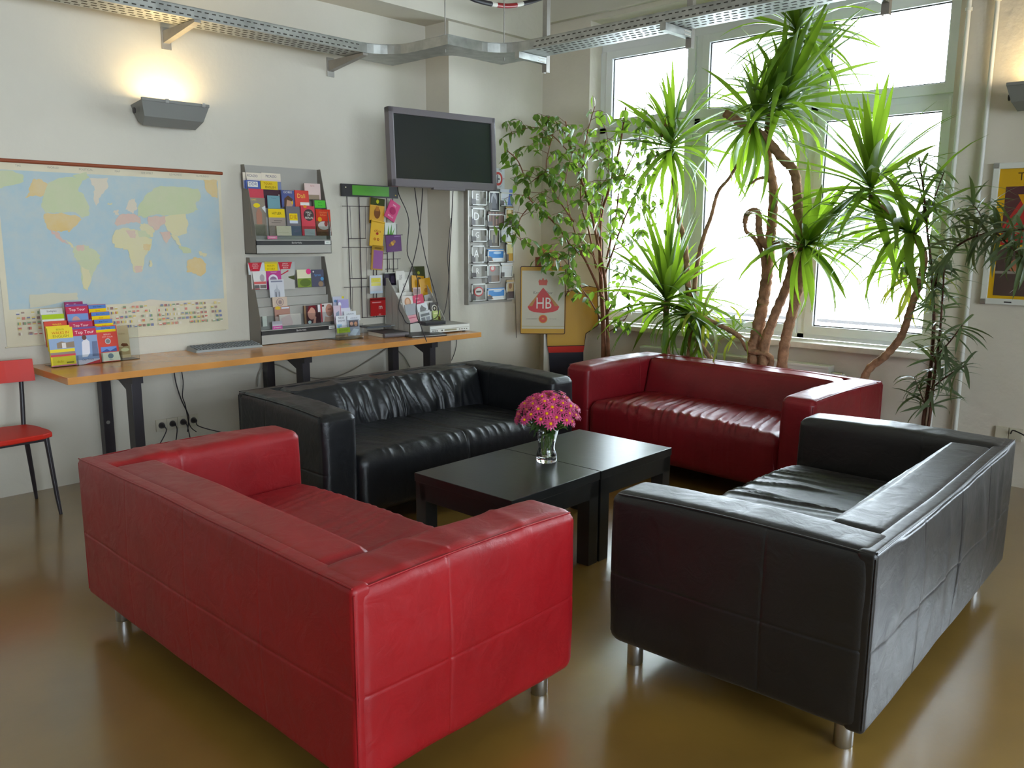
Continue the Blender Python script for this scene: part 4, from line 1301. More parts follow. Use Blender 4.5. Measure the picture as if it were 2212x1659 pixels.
leaf5('black card with a white ring emblem', 972, 1260, 1056, 1400, 5.03, (52, 42, 34), [('e', .5, .58, .32, .26, (214, 206, 190)), ('e', .5, .58, .24, .19, (52, 42, 34)), ('e', .5, .58, .1, .09, (200, 190, 170))])
leaf5('green card with a small brown animal', 1000, 1340, 1085, 1470, 4.99, (160, 172, 90), [('p', [(.5, .0), (.6, .6), (.8, .5), (.9, 0)], (90, 66, 40)), ('r', .1, .75, .6, .85, (214, 210, 150))])

# clear cards stand beside the lower rack
G6 = 'flyers in the small stand beside the lower rack'
ss = empty('flyer_stand', (3.76, 5.05, ZD))
tag(ss, 'small clear flyer stand on the desk beside the lower rack', 'leaflet stand')


def leaf6(lb, x0, y0, x1, y1, V, col, items=(), **k):
    a, b_ = (720 + x0 / 4.61, 380 + y0 / 4.61), (720 + x1 / 4.61, 380 + y1 / 4.61)
    return card_px('flyer', lb, 'flyer', (*a, *b_), V, col, items, group=G6, gloss=True, t=.003, lean=.1, **k)


leaf6('pale flyer with small yellow tab at the back', 12, 1200, 130, 1420, 5.14, (190, 190, 206), [('r', .75, .9, .95, 1, (214, 196, 40)), ('e', .2, .8, .12, .06, (110, 150, 190))])
leaf6('lilac flyer behind the white ones', 60, 1230, 165, 1420, 5.11, (160, 150, 200), [('e', .15, .75, .14, .12, (226, 226, 236))])
leaf6('pink lined flyer in the small stand', 14, 1290, 90, 1470, 5.085, (206, 186, 200), [('p', [(.1, .2), (.3, .6), (.7, .7), (.6, .2)], (140, 150, 170)), ('r', .9, .1, .94, 1, (206, 90, 110))])
leaf6('blank white flyer above the lettered slips', 85, 1315, 180, 1450, 5.09, (214, 210, 222), [('r', .2, .6, .9, .62, (180, 160, 190))])
leaf6('white slip with a grey script line, upper one', 110, 1347, 228, 1400, 5.07, (214, 216, 220), [('t', 'unbedacht', .5, .5, .4, (110, 110, 130))])
leaf6('white slip with a grey script line, lower one', 140, 1388, 270, 1440, 5.05, (216, 216, 222), [('t', 'unbedacht', .5, .5, .4, (110, 110, 130))])
leaf6('white flyer reading NEUE SHOW', 36, 1392, 138, 1530, 5.045, (216, 216, 222), [('t', 'NEUE', .5, .84, .2, (90, 84, 96)), ('t', 'SHOW', .5, .62, .2, (70, 70, 90)), ('r', .05, 0, .5, .4, (150, 180, 210)), ('r', .3, .05, .9, .2, (226, 206, 214))])
leaf6('lime green NEU label strip at the foot of the stand', 42, 1512, 170, 1562, 5.02, (176, 200, 60), [('t', 'MONKEY', .5, .5, .55, (120, 160, 50))])
leaf6('grey flyer with two small faces', 150, 1430, 268, 1590, 5.03, (150, 154, 166), [('r', .12, .55, .9, .95, (90, 84, 90)), ('e', .35, .75, .14, .12, (196, 150, 130)), ('e', .7, .72, .14, .14, (190, 140, 110)), ('p', [(.1, .1), (.5, .45), (.95, .35), (.6, 0)], (196, 204, 216))])
p0, p1 = c4(30, 1600, 5.03).x - 3.76, c4(270, 1590, 5.03).x - 3.76
B().box((p0, -.055, 0), (p1, -.052, .11)).build('front_pane', 'acrylic', ss)
B().box((p0, -.055, 0), (p1, .1, .003)).build('base', 'acrylic', ss)

# books, folder, player, router on the desk
bk_ = empty('book', (3.93, 5.0, ZD), RY(-8))
tag(bk_, 'thick dark book lying flat with pale spine on the desk', 'book')
B().box((-.10, -.12, .001), (.10, .12, .03), 0, None, .002).build('page_block', 'paper', bk_)
B().box((-.105, -.125, .03), (.105, .125, .034)).build('cover', 'darkgrey', bk_)
B().tube([(-.105, -.122, .0165), (.105, -.122, .0165)], .0165, 10).build('spine', 'tv', bk_)
mg = [('grey magazine with dark cover topmost on the thick book', .0345, .012, (92, 96, 100), .03, .02), ('pale magazine lying between book and grey magazine', .0345 + .0125, .006, (150, 152, 150), .07, .0)]
for lb, z, th, c, dx, a in mg:
    o = card('magazine', lb, 'magazine', (0, 0, 0), .21, .27, c, [('r', .1, .75, .9, .9, (60, 62, 70)), ('r', .1, .1, .9, .6, (120, 124, 130))], t=th, group=None)
    o.matrix_world = Matrix.Translation((3.93 + dx + .105, 5.13, ZD + z + th)) @ Matrix.Rotation(RY(-8) + a + math.pi, 4, 'Z') @ Matrix.Rotation(math.pi / 2, 4, 'X')
fo = empty('ring_folder', (4.13, 4.83, ZD), RY(-12))
tag(fo, 'flat black document folder with papers near the desk front edge', 'folder')
B().box((-.15, -.11, .001), (.15, .11, .005)).build('cover', 'darkgrey', fo)
B().box((-.14, -.10, .005), (.145, .10, .011)).build('paper_sheets', 'paper', fo)
B().box((-.15, -.112, .011), (.15, .11, .015)).build('cover', 'darkgrey', fo)

dv = empty('disc_player', (4.41, 4.955, ZD), RY(-6))
tag(dv, 'silver disc player at the right end of the desk under the router', 'player')
B().box((-.19, -.14, .008), (.19, .14, .062), 0, None, .003).build('case', 'rack', dv)
fp = B().box((-.19, -.147, .010), (.19, -.138, .06), 0, None, .002).build('front_panel', 'white_metal', dv)
printed('front_print', [('r', .02, .52, .98, .56, (120, 110, 90)), ('r', .35, .16, .66, .42, (150, 146, 120)), ('r', .05, .2, .08, .36, (90, 86, 76)), ('r', .1, .2, .13, .36, (90, 86, 76)), ('r', .15, .2, .18, .36, (90, 86, 76)), ('e', .29, .28, .02, .14, (80, 76, 70)), ('r', .72, .2, .75, .36, (90, 86, 76)), ('r', .78, .2, .81, .36, (90, 86, 76)), ('r', .84, .2, .87, .36, (90, 86, 76)), ('r', .9, .2, .93, .36, (90, 86, 76))], .38, .05, fp, 'print', Matrix.Translation((-.19, -.1475, .01)))
for x in (-.16, .16):
    for y in (-.11, .11):
        B().lathe([(.012, 0), (.012, .009)], (x, y, 0), 12).build('foot', 'darkgrey', dv)
rt = empty('router', (4.31, 4.93, ZD + .0622), RY(-4))
tag(rt, 'black network box lying on the silver disc player', 'router')
B().box((-.10, -.05, .001), (.10, .05, .028), 0, None, .005).build('case', 'darkgrey', rt)
B().box((-.095, -.052, .008), (.095, -.049, .02)).build('front_strip', 'black_metal', rt)
pp_ = card('paper_slip', 'small white paper lying behind the router on the player', 'paper', (0, 0, 0), .10, .08, (216, 208, 190), t=.002)
pp_.matrix_world = Matrix.Translation((4.50, 5.0, ZD + .064)) @ Matrix.Rotation(.3 + math.pi, 4, 'Z') @ Matrix.Rotation(math.pi / 2 - .12, 4, 'X')

# ------------------------------------------------------------------ postcard rack EDGAR on the column


def c5(x, y, V=4.985): return on(1000 + x / 3.19, 300 + y / 3.19, 1, V)


er = empty('postcard_rack', (c5(45, 1140).x, VC, c5(45, 1140).z))
tag(er, 'silver postcard rack with letters E D G A R on the column', 'rack')
eo = er.location
P5 = lambda x, y, V=4.985: Vector((c5(x, y, V).x - eo.x, V - eo.y, c5(x, y, V).z - eo.z))
a, b_ = P5(40, 1145), P5(358, 350)
B().box((a.x, -.014, a.z), (b_.x, -.001, b_.z)).build('back_board', 'rack', er)
B().box((a.x - .012, -.05, a.z), (a.x, -.001, b_.z)).build('side_rail', 'bare_steel', er)
cells = [[(60, 355, 165, 458), (60, 478, 152, 602), (60, 620, 168, 712), (60, 735, 150, 857), (60, 866, 172, 962), (60, 995, 160, 1122)],
         [(178, 365, 255, 498), (170, 520, 290, 607), (178, 622, 255, 748), (170, 765, 285, 852), (170, 866, 258, 996), (168, 1030, 290, 1116)],
         [(258, 372, 345, 465), (292, 480, 352, 603), (262, 622, 350, 712), (298, 718, 352, 850), (262, 866, 345, 958), (298, 985, 358, 1110)]]
letters = 'EDGAR'
M['slot_dark'] = mat('dark_slot', (96, 92, 92), .5)
for ci, colm in enumerate(cells):
    for ri, (x0, y0, x1, y1) in enumerate(colm):
        lo_, hi_ = P5(x0, y1), P5(x1, y0)
        w, h = hi_.x - lo_.x, hi_.z - lo_.z
        fr = B()
        tk = .010
        for q0, q1 in (((0, 0), (tk, h)), ((w - tk, 0), (w, h)), ((0, 0), (w, tk)), ((0, h - tk), (w, h))):
            fr.box((lo_.x + q0[0], -.046, lo_.z + q0[1]), (lo_.x + q1[0], -.040, lo_.z + q1[1]))
        fr.box((lo_.x, -.046, lo_.z), (lo_.x + .003, -.014, lo_.z + h * .5)).box((lo_.x + w - .003, -.046, lo_.z), (lo_.x + w, -.014, lo_.z + h * .5)).box((lo_.x, -.046, lo_.z), (lo_.x + w, -.014, lo_.z + .003))
        po = fr.build('pocket', 'white_metal', er)
        B().box((lo_.x - .004, -.047, lo_.z + .01), (lo_.x + w * .26, -.0465, lo_.z + h * .42)).build('pocket_flap', 'slot_dark', po)
        if ci == 0 and ri < 5:
            printed('letter', [('t', letters[ri], .33, .52, .6, (236, 234, 230))], w, h, po, 'print', Matrix.Translation((lo_.x, -.0475, lo_.z)))
        if ci == 0 and ri == 5:
            printed('emblem', [('e', .45, .55, .32, .28, (190, 50, 50)), ('e', .45, .55, .25, .21, (206, 200, 190)), ('r', .28, .5, .62, .6, (60, 50, 50))], w, h, po, 'print', Matrix.Translation((lo_.x, -.0475, lo_.z)))
G7 = 'postcards in the rack on the column'


def pc(lb, ci, ri, col, items, grow=(0, .02)):
    x0, y0, x1, y1 = cells[ci][ri]
    lo_, hi_ = c5(x0, y1), c5(x1, y0)
    return card('postcard', lb, 'postcard', Vector((lo_.x + .007 - grow[0], VC - .036, lo_.z + .005)), hi_.x - lo_.x - .014 + 2 * grow[0], hi_.z - lo_.z - .008 + grow[1], col, items, group=G7, t=.004, lean=-.02)


pc('black and white photo postcard in the top pocket', 1, 0, (60, 60, 66), [('e', .5, .5, .3, .35, (150, 150, 156)), ('p', [(.2, .1), (.4, .7), (.7, .5), (.8, .1)], (90, 90, 96))])
pc('white and blue postcard at top right of the rack', 2, 0, (216, 220, 230), [('p', [(.6, 0), (.75, 1), (1, 1), (1, 0)], (90, 120, 190)), ('r', .1, .2, .6, .24, (190, 120, 120)), ('r', .1, .4, .6, .43, (150, 150, 170))], (.004, .03))
pc('reddish striped postcard in the second row', 1, 1, (110, 84, 76), [('r', .1, 0, .16, 1, (150, 110, 90)), ('r', .3, 0, .36, 1, (150, 110, 90)), ('r', .5, 0, .56, 1, (170, 130, 110)), ('r', .7, 0, .76, 1, (150, 110, 90))])
pc('amber postcard at the right of the second row', 2, 1, (190, 160, 100), [('e', .5, .7, .25, .15, (226, 206, 150)), ('r', 0, 0, 1, .35, (84, 76, 66))])
pc('dim interior postcard in the middle of the third row', 1, 2, (106, 96, 80), [('r', .2, .2, .8, .8, (140, 130, 104)), ('r', .4, .2, .6, .6, (80, 70, 60))])
pc('white postcard with a tiny dark figure', 2, 2, (220, 224, 224), [('r', .5, .3, .56, .48, (50, 50, 60)), ('r', .2, .7, .9, .72, (170, 180, 190))], (.004, .02))
pc('blue beach postcard in the fourth row', 1, 3, (60, 140, 210), [('r', 0, .0, 1, .3, (220, 226, 226)), ('p', [(0, .0), (0, .5), (.2, .4), (.4, 0)], (196, 130, 60)), ('e', .6, .7, .25, .1, (170, 210, 236))], (.004, .01))
pc('pale yellow postcard at the right of the fourth row', 2, 3, (226, 214, 150), [('r', 0, 0, 1, .4, (196, 150, 40))])
pc('grey postcard with a round red stamp', 1, 4, (150, 146, 140), [('e', .4, .72, .24, .17, (190, 70, 66)), ('e', .4, .72, .14, .1, (214, 190, 180)), ('r', 0, 0, 1, .35, (120, 96, 76))])
pc('blank white postcard in the fifth row', 2, 4, (226, 230, 232), [('r', .2, .6, .9, .62, (206, 210, 214))], (.004, .02))
pc('blue beach postcard in the bottom row', 1, 5, (80, 150, 216), [('r', 0, .0, 1, .3, (226, 230, 226)), ('p', [(0, .0), (0, .5), (.2, .4), (.4, 0)], (196, 130, 60)), ('e', .6, .75, .25, .1, (190, 220, 240))], (.004, .01))
pc('cream postcard with a brown portrait', 2, 5, (206, 186, 140), [('e', .5, .7, .22, .16, (150, 110, 80)), ('r', 0, 0, 1, .4, (90, 80, 84))])
# round sign above the rack, a paper slip and a small shelf bracket
sg = card('notice', 'white notice with red ring emblem on the column behind ficus leaves', 'notice', c5(215, 340, VC - .003) + Vector((-.01, 0, 0)), .135, .165, (214, 218, 222),
          [('e', .42, .48, .40, .34, (206, 60, 50)), ('e', .42, .48, .26, .22, (226, 226, 226)), ('r', .34, .28, .42, .68, (50, 50, 70)), ('r', .42, .44, .56, .5, (50, 50, 70)), ('t', 'BAR', .6, .9, .12, (70, 60, 90), -.5), ('e', .93, .5, .03, .03, (206, 40, 70)), ('t', 'OST', .62, .09, .1, (90, 90, 100), .4)], t=.002)
br_ = empty('wall_hook', (c5(290, 130, VC).x, VC, c5(290, 130, VC).z))
tag(br_, 'small wooden wall hook on the column above the notice', 'hook')
B().box((-.008, -.012, 0), (.008, 0, .075)).build('peg', 'rod', br_)
B().box((-.005, -.02, .0), (.08, 0, .018)).build('ledge', 'socket', br_)
cable('thin grey cable on the column wall below the postcard rack', [c5(352, 930, VC - .004), c5(362, 1100, VC - .004), c5(366, 1250, VC - .004), c5(370, 1370, VC - .004)], .0025, 'grey_cable')

# ------------------------------------------------------------------ advertising board in the corner
SP0 = Vector((5.2, 4.72, 0))
SN = Vector((-.73, -.68, 0)).normalized()
SR = Vector((.68, -.73, 0)).normalized()


def sp(x, y):
    """pixel of the board's photo crop -> (right, up) on the board's plane"""
    u, v = 1080 + x / 4.74, 470 + y / 4.74
    d = R * ((u - CX) / FPX) + DN * ((v - CY) / FPX) + F
    o = Vector((0, 0, CAMH))
    p = o + d * ((SP0 - o).dot(SN) / d.dot(SN))
    return (p - SP0).dot(SR), p.z


bd = empty('advertising_board', (SP0.x, SP0.y, 0), math.atan2(SR.y, SR.x))
tag(bd, 'yellow advertising cut-out board with cigarette pack sign behind the ficus', 'sign')


def slab(name, pts, y, t, m, parent, rim=None):
    o = B().prism([(x, y, z) for x, z in pts], (0, t, 0)).build(name, m, parent)
    if rim:
        B().tube([(x, y, z) for x, z in pts] + [(pts[0][0], y, pts[0][1])], rim, 6).build('outline', 'brown_line', o)
    return o


def rrect(x0, z0, x1, z1, r, n=5):
    o = []
    for cx, cz, a0 in ((x1 - r, z1 - r, 0), (x0 + r, z1 - r, 90), (x0 + r, z0 + r, 180), (x1 - r, z0 + r, 270)):
        for i in range(n + 1):
            a = math.radians(a0 + 90 * i / n)
            o.append((cx + r * math.cos(a), cz + r * math.sin(a)))
    return o


# plain backing: blank beige, yellow and navy fields with a red stripe (the figure itself is left out)
b1, b2 = sp(700, 700), sp(1060, 170)
slab('blank_panel', rrect(b1[0], b1[1] - .1, b2[0], b2[1], .07), .022, .012, 'beige_card', bd, .004)
y1, y2 = sp(480, 1330), sp(990, 690)
ys = [sp(480, 1180), sp(485, 1320), sp(865, 1310), sp(880, 1190), sp(1010, 1100), sp(1000, 720), sp(900, 700), sp(690, 760), sp(600, 1000)]
slab('yellow_panel', ys, .008, .013, 'yellow_card', bd, .004)
slab('red_band', [sp(487, 1322), sp(500, 1385), sp(855, 1378), sp(866, 1312)], .006, .014, 'red_paint', bd)
sb0 = [sp(500, 1386), sp(540, 1560), sp(860, 1560), sp(855, 1380)]
slab('navy_panel', [sb0[0], (sb0[1][0], .02), (sb0[2][0], .02), sb0[3]], .008, .013, 'navy_card', bd)
B().box((sp(465, 0)[0], .03, 0), (sp(880, 0)[0], .036, sp(880, 1190)[1])).build('back_support', 'paper', bd)
B().box((sp(500, 0)[0], -.06, 0), (sp(860, 0)[0], .1, .02)).build('foot', 'navy_card', bd)
s0, s1 = sp(208, 1185), sp(672, 503)
sgn = slab('pack_sign', rrect(s0[0], s0[1], s1[0], s1[1], .012), -.022, .024, 'yellow_card', bd, .0035)
w, h = s1[0] - s0[0], s1[1] - s0[1]


def spf(x, y):
    a = sp(x, y)
    return (a[0] - s0[0]) / w, (a[1] - s0[1]) / h


PAP, CRED, GOLD = (196, 186, 164), (196, 40, 36), (176, 122, 40)
cw = [spf(x, y) for x, y in ((400, 690), (393, 650), (405, 632), (425, 640), (440, 618), (455, 640), (478, 630), (488, 650), (478, 692))]
hb = [('r', .03, .075, .985, .94, PAP), ('p', cw, (200, 70, 40)), ('e', *spf(440, 625), .012, .012, (200, 70, 40))]
kx = spf(345, 768)
hb += [('t', 'Kronenfilter', .5, kx[1], .062, (110, 100, 92), .0, .95)]
hb += [('p', [spf(442, 715), spf(282, 912), spf(300, 945), spf(345, 965), spf(444, 975), spf(540, 965), spf(590, 945), spf(606, 912)], CRED)]
hb += [('p', [spf(400, 765), spf(292, 905), spf(330, 905)], GOLD), ('p', [spf(485, 765), spf(596, 905), spf(558, 905)], GOLD)]
hc_ = spf(446, 880)
hb += [('t', 'HB', hc_[0], hc_[1], .24, (222, 214, 200), 0, .78)]
e0 = spf(440, 1035)
hb += [('e', e0[0], e0[1], .10, .065, (206, 150, 40)), ('e', e0[0], e0[1], .085, .055, (200, 66, 36)), ('t', 'M', e0[0], e0[1], .05, (226, 170, 60))]
hb += [('t', 'OHNE MUNDST.', .25, e0[1], .022, (140, 130, 116)), ('t', 'MIT FILTER', .73, e0[1], .022, (140, 130, 116)), ('r', .03, .11, .985, .12, (176, 160, 110))]
printed('pack_print', hb, w, h, sgn, 'print', Matrix.Translation((s0[0], -.0225, s0[1])), .0004)
for nm, x0, y0, x1, y1, m_ in (('filter_tip', 360, 405, 420, 500, 'rod'), ('filter_tip', 418, 290, 505, 500, 'oak'), ('filter_tip', 505, 330, 560, 500, 'oak'), ('filter_tip', 562, 400, 628, 500, 'oak'), ('white_stub', 424, 405, 502, 500, 'paper')):
    a, b_ = sp(x0, y1), sp(x1, y0)
    yy = -.012 if nm == 'filter_tip' else -.02
    B().box((a[0], yy, a[1] - .01), (b_[0], yy + .016, b_[1]), 0, None, .004).build(nm, m_, bd)

# ------------------------------------------------------------------ wall sockets, plugs and cables
sk = empty('socket_strip', (2.40, VW, .275))
tag(sk, 'ivory strip of four wall sockets below the desk', 'socket')
for i in range(4):
    x = -.108 + .072 * i
    B().box((x - .035, -.012, -.038), (x + .035, -.001, .038), 0, None, .003).build('socket_plate', 'socket', sk)
    B().lathe([(.021, 0), (.021, .001)], (0, 0, 0), 16).build('socket_well', 'slot_dark', sk).matrix_local = Matrix.Translation((x, -.0122, 0)) @ Matrix.Rotation(math.pi / 2, 4, 'X')
ends = [(-.10, -.2), (-.02, -.2), (.04, -.2), (.22, -.12)]
for i in range(4):
    x = 2.40 - .108 + .072 * i
    pl = empty('power_plug', (x, VW - .012, .275))
    tag(pl, ('black plug in the leftmost socket of the strip', 'black plug in the second socket from the left', 'black plug in the third socket from the left', 'black plug in the rightmost socket of the strip')[i], 'plug', 'plugs in the socket strip')
    B().lathe([(.018, 0), (.018, .012), (.013, .028), (.007, .04)], (0, 0, 0), 14).build('plug_body', 'black_metal', pl).matrix_local = Matrix.Rotation(math.pi / 2, 4, 'X')
    ex, ez = ends[i]
    B().tube(spline([(0, -.038, 0), (.004, -.055, -.03), (ex * .5, -.05, ez * .5 - .02), (ex, -.03, ez)], 5), .0035, 6).build('cord', 'cable', pl)
P1 = lambda x, y, V=5.26: on(x / 4.148, 740 + y / 4.148, 1, V)
cable('black cable dropping from the desk to the sockets, left one', [Vector((P1(1560, 230).x, 5.27, ZD - .04)), P1(1570, 330), P1(1620, 500), P1(1685, 640), P1(1690, 700), P1(1680, 800)], .0038)
cable('black cable dropping from the desk to the sockets, right one', [Vector((P1(1612, 225).x, 5.265, ZD - .04)), P1(1640, 340), P1(1635, 480), P1(1660, 560), P1(1700, 740), P1(1760, 800)], .0032)
P2 = lambda x, y, V=5.27: on(480 + x / 2.836, 740 + y / 2.836, 1, V)
cable('grey cable drooping under the middle of the desk', [P2(215, 270), P2(225, 190), P2(265, 140), P2(350, 140), P2(470, 195), P2(600, 220), P2(740, 195), P2(880, 120), P2(960, 70), P2(1030, 30), P2(1100, 70), P2(1150, 150)], .005, 'grey_cable')
cable('thin dark cable hanging off the right end of the desk', [P2(1432, -60, 4.99), P2(1436, 0, 5.0), P2(1425, 60, 5.01), P2(1405, 110, 5.01)], .0028)

# ------------------------------------------------------------------ cable tray under the ceiling
TZ = 2.73
tn = [(-2.0, 4.885), (3.66, 4.885)]
cxr, cyr, rr_ = 3.66, 4.64, .245
for i in range(1, 8):
    a = math.pi / 2 - math.pi / 2 * i / 8
    tn.append((cxr + rr_ * math.cos(a), cyr + rr_ * math.sin(a)))
tn += [(3.905, 4.64), (3.905, 4.275), (4.16, 4.265)]
for i in range(1, 8):
    a = math.pi / 2 - math.pi / 2 * i / 8
    tn.append((4.16 + .225 * math.cos(a), 4.04 + .225 * math.sin(a)))
tn += [(4.385, 4.04), (4.385, -2.5)]
tf = [(-2.0, 5.10), (4.11, 5.10), (4.11, 4.60), (4.16, 4.51), (4.25, 4.48), (4.62, 4.48), (4.62, -2.5)]
ct = empty('cable_tray', (0, 0, TZ))
tag(ct, 'galvanised slotted cable tray running under the ceiling round the column', 'cable tray')
poly = tn + tf[::-1]
bt2 = B().prism([(x, y, 0) for x, y in poly], (0, 0, .002)).build('tray_floor', 'galv', ct)
HT = .062


def side(pts, name):
    b = B()
    for (xa, ya), (xb, yb) in zip(pts, pts[1:]):
        d = Vector((yb - ya, -(xb - xa), 0))
        d = d.normalized() * .0015
        b.hexa([(xa, ya, 0), (xb, yb, 0), (xb + d.x, yb + d.y, 0), (xa + d.x, ya + d.y, 0)], [(xa, ya, HT), (xb, yb, HT), (xb + d.x, yb + d.y, HT), (xa + d.x, ya + d.y, HT)])
    return b.build(name, 'galv', ct)


side(tn, 'tray_side')
side(tf, 'tray_side')
M['slot'] = mat('slot_shadow', (0.05, 0.045, 0.035), .8)
# slots: dark bars laid on for the shade in the punched holes of both runs
sl_ = B()
for i in range(64):
    x = 3.6 - i * .045
    sl_.box((x, 4.8825, .012), (x + .025, 4.8845, .019)).box((x + .02, 4.8825, .042), (x + .045, 4.8845, .048))
for i in range(95):
    y = 3.95 - i * .045
    sl_.box((4.3825, y - .025, .012), (4.3845, y, .019)).box((4.3825, y - .045, .042), (4.3845, y - .02, .048))
so_ = sl_.build('slot_row', 'slot', ct)
so_['kind'] = 'stuff'
fl_ = B()
for i in range(80):
    y = 3.95 - i * .05
    for k in range(4):
        fl_.box((4.41 + k * .05, y - .03 - (k % 2) * .02, -.001), (4.425 + k * .05, y - (k % 2) * .02, .0))
for i in range(64):
    x = 3.6 - i * .05
    for k in range(4):
        fl_.box((x - (k % 2) * .02, 4.91 + k * .05, -.001), (x + .03 - (k % 2) * .02, 4.925 + k * .05, 0))
fo_ = fl_.build('floor_slots', 'slot', ct)
fo_['kind'] = 'stuff'
rim = B()
rim.tube([(x, y, HT) for x, y in tn], .003, 6)
rim.build('rim', 'galv', ct)
# wall brackets
for i, (px_, lb) in enumerate(((410, 'steel wall bracket under the tray above the lamp'), (770, 'steel wall bracket under the tray left of the column'))):
    u = on(px_, 68 if i == 0 else 122, 1, 4.98).x
    t = empty('tray_bracket', (u, VW, TZ))
    tag(t, lb, 'bracket', 'brackets under the cable tray')
    B().prism([(-.02, -.42, -.018), (-.02, -.0, -.075), (-.02, 0, -.003), (-.02, -.42, -.003)], (.04, 0, 0)).build('arm', 'bare_steel', t)
    B().box((-.03, -.008, -.11), (.03, 0, .02)).build('wall_plate', 'bare_steel', t)
# hangers
for x, y, lb in ((3.996, 4.40, 'thin threaded rod holding the tray left of the column'), (4.45, 4.289, 'thin threaded rod holding the tray at its right bend')):
    t = B().tube([(x, y, TZ - .02), (x, y, HC)], .004, 8).build('hanger_rod', 'bare_steel')
    tag(t, lb, 'rod', 'rods holding the tray')
for y, lb in ((4.08, 'grey steel channel strut through the tray beside the bend'), (2.915, 'grey steel channel strut through the tray before the window'), (1.75, 'grey steel channel strut end at the top right of the window')):
    t = empty('hanging_strut', (4.66, y, 0))
    tag(t, lb, 'strut', 'struts carrying the tray')
    B().box((-.018, -.02, TZ - .10), (-.015, .02, HC)).box((-.015, -.02, TZ - .10), (.018, -.017, HC)).box((-.015, .017, TZ - .10), (.018, .02, HC)).build('channel', 'bare_steel', t)
    ca = B().box((-.30, -.02, TZ - .045), (-.02, .02, TZ - .003)).build('cantilever', 'galv', t)
    for k in (-.012, .008):
        B().box((-.10, -.022, TZ - .026 + k), (-.03, -.0205, TZ - .02 + k)).build('slot_mark', 'paper', ca)
# red and white hose hanging at the top
hp = [on(850 + x / 5.53, y / 5.53, 1, 4.60) for x, y in ((900, -40), (980, 0), (1170, 48), (1370, 70), (1560, 40), (1720, -5), (1850, -60))]
hs = empty('warning_chain', hp[3])
tag(hs, 'red and white striped barrier hose sagging at the top of the picture', 'hose')
hp2 = [p - hp[3] for p in spline(hp, 10)]
seg = [('cable', 0, 17), ('cable', 17, 20), ('paper', 20, 23), ('red_paint', 23, 35), ('paper', 35, 39), ('cable', 39, 61)]
M['dull_red'] = mat('dull_red', (150, 30, 34), .4)
for m_, a, b_ in seg:
    B().tube(hp2[a:b_ + 1], .017, 10).build('band', 'dull_red' if m_ == 'red_paint' else m_, hs)

# ------------------------------------------------------------------ pipes and poster on the window wall
for y, lb in ((1.648, 'thin white heating pipe beside the window frame'), (1.497, 'thin white heating pipe left of the yellow poster')):
    t = empty('wall_pipe', (UW - .03, y, 0))
    tag(t, lb, 'pipe', 'white pipes on the window wall')
    B().tube([(0, 0, 0), (0, 0, HC)], .013, 12).build('pipe', 'white_metal', t)
    for z in (.5, 2.82 if y > 1.6 else 2.85):
        B().tube([(0, 0, z), (0, 0, z + .018)], .02, 12).box((0, -.006, z), (.03, .006, z + .018)).build('clamp', 'white_metal', t)
PU = UW - .006
py1, pz0, pz1 = 1.432, 1.105, 1.935
pw, ph_ = .62, pz1 - pz0
ps = empty('poster', (PU, py1, pz0), -math.pi / 2)
tag(ps, 'yellow TICKETS poster in a silver snap frame at the right edge', 'poster')
fb = B()
for a, b_ in (((0, 0), (.035, ph_)), ((pw - .035, 0), (pw, ph_)), ((0, 0), (pw, .035)), ((0, ph_ - .035), (pw, ph_))):
    fb.box((a[0], -.02, a[1]), (b_[0], 0, b_[1]), 0, None, .005)
fb.build('snap_frame', 'white_metal', ps)
for x, z in ((.0, 0), (0, ph_ - .03), (pw - .03, 0), (pw - .03, ph_ - .03)):
    B().box((x - .002, -.022, z - .002), (x + .03, -.0, z + .032), 0, None, .006).build('corner_cap', 'steel', ps)
sh = B().box((.03, -.008, .03), (pw - .03, -.004, ph_ - .03)).build('sheet', 'yellow_card', ps)
printed('poster_print', [('r', 0, 0, 1, 1, (214, 166, 20)), ('t', 'TICKETS', .40, .93, .085, (90, 66, 16)), ('r', .08, .42, .92, .86, (92, 52, 54)), ('p', [(.08, .55), (.25, .78), (.4, .7), (.5, .5), (.3, .42), (.08, .42)], (176, 44, 40)), ('p', [(.2, .8), (.3, .8), (.55, .5), (.45, .46)], (214, 150, 20)), ('p', [(.5, .86), (.6, .5), (.92, .55), (.92, .86)], (110, 70, 80)), ('r', .06, .03, .46, .4, (84, 66, 60)), ('e', .3, .26, .12, .06, (176, 110, 80)), ('r', .06, .2, .46, .22, (150, 140, 130)), ('r', .52, .03, .92, .4, (90, 60, 60)), ('e', .7, .2, .12, .1, (150, 90, 80))], pw - .06, ph_ - .06, sh, 'gloss_print', Matrix.Translation((.03, -.0085, .03)), .0003)
B().box((.13, -.0215, .012), (.17, -.0205, .02)).build('frame_mark', 'black_metal', ps)
rs = empty('socket_strip', (UW, 1.20, .325), -math.pi / 2)
tag(rs, 'beige double wall socket low on the wall at the right edge', 'socket')
for x in (-.04, .035):
    B().box((x - .035, -.02, -.038), (x + .035, -.001, .038), 0, None, .003).build('socket_plate', 'socket', rs)
cable('dark cable leaving the right wall socket at the picture edge', [Vector((UW - .025, 1.19, .33)), Vector((UW - .07, 1.16, .36)), Vector((UW - .08, 1.05, .30)), Vector((UW - .04, .95, .1))], .004)


# ------------------------------------------------------------------ plants
def pot(t, r, h):
    b = B()
    b.lathe([(r * .72, 0), (r * .95, h * .85), (r, h * .86), (r, h), (r * .92, h), (r * .88, h * .9)], (0, 0, 0), 24, 0, True, (True, False))
    b.build('pot', 'pot', t)
    B().lathe([(r * .9, h * .86), (.001, h * .89)], (0, 0, 0), 24, 0, True, (True, False)).build('soil', 'soil', t)


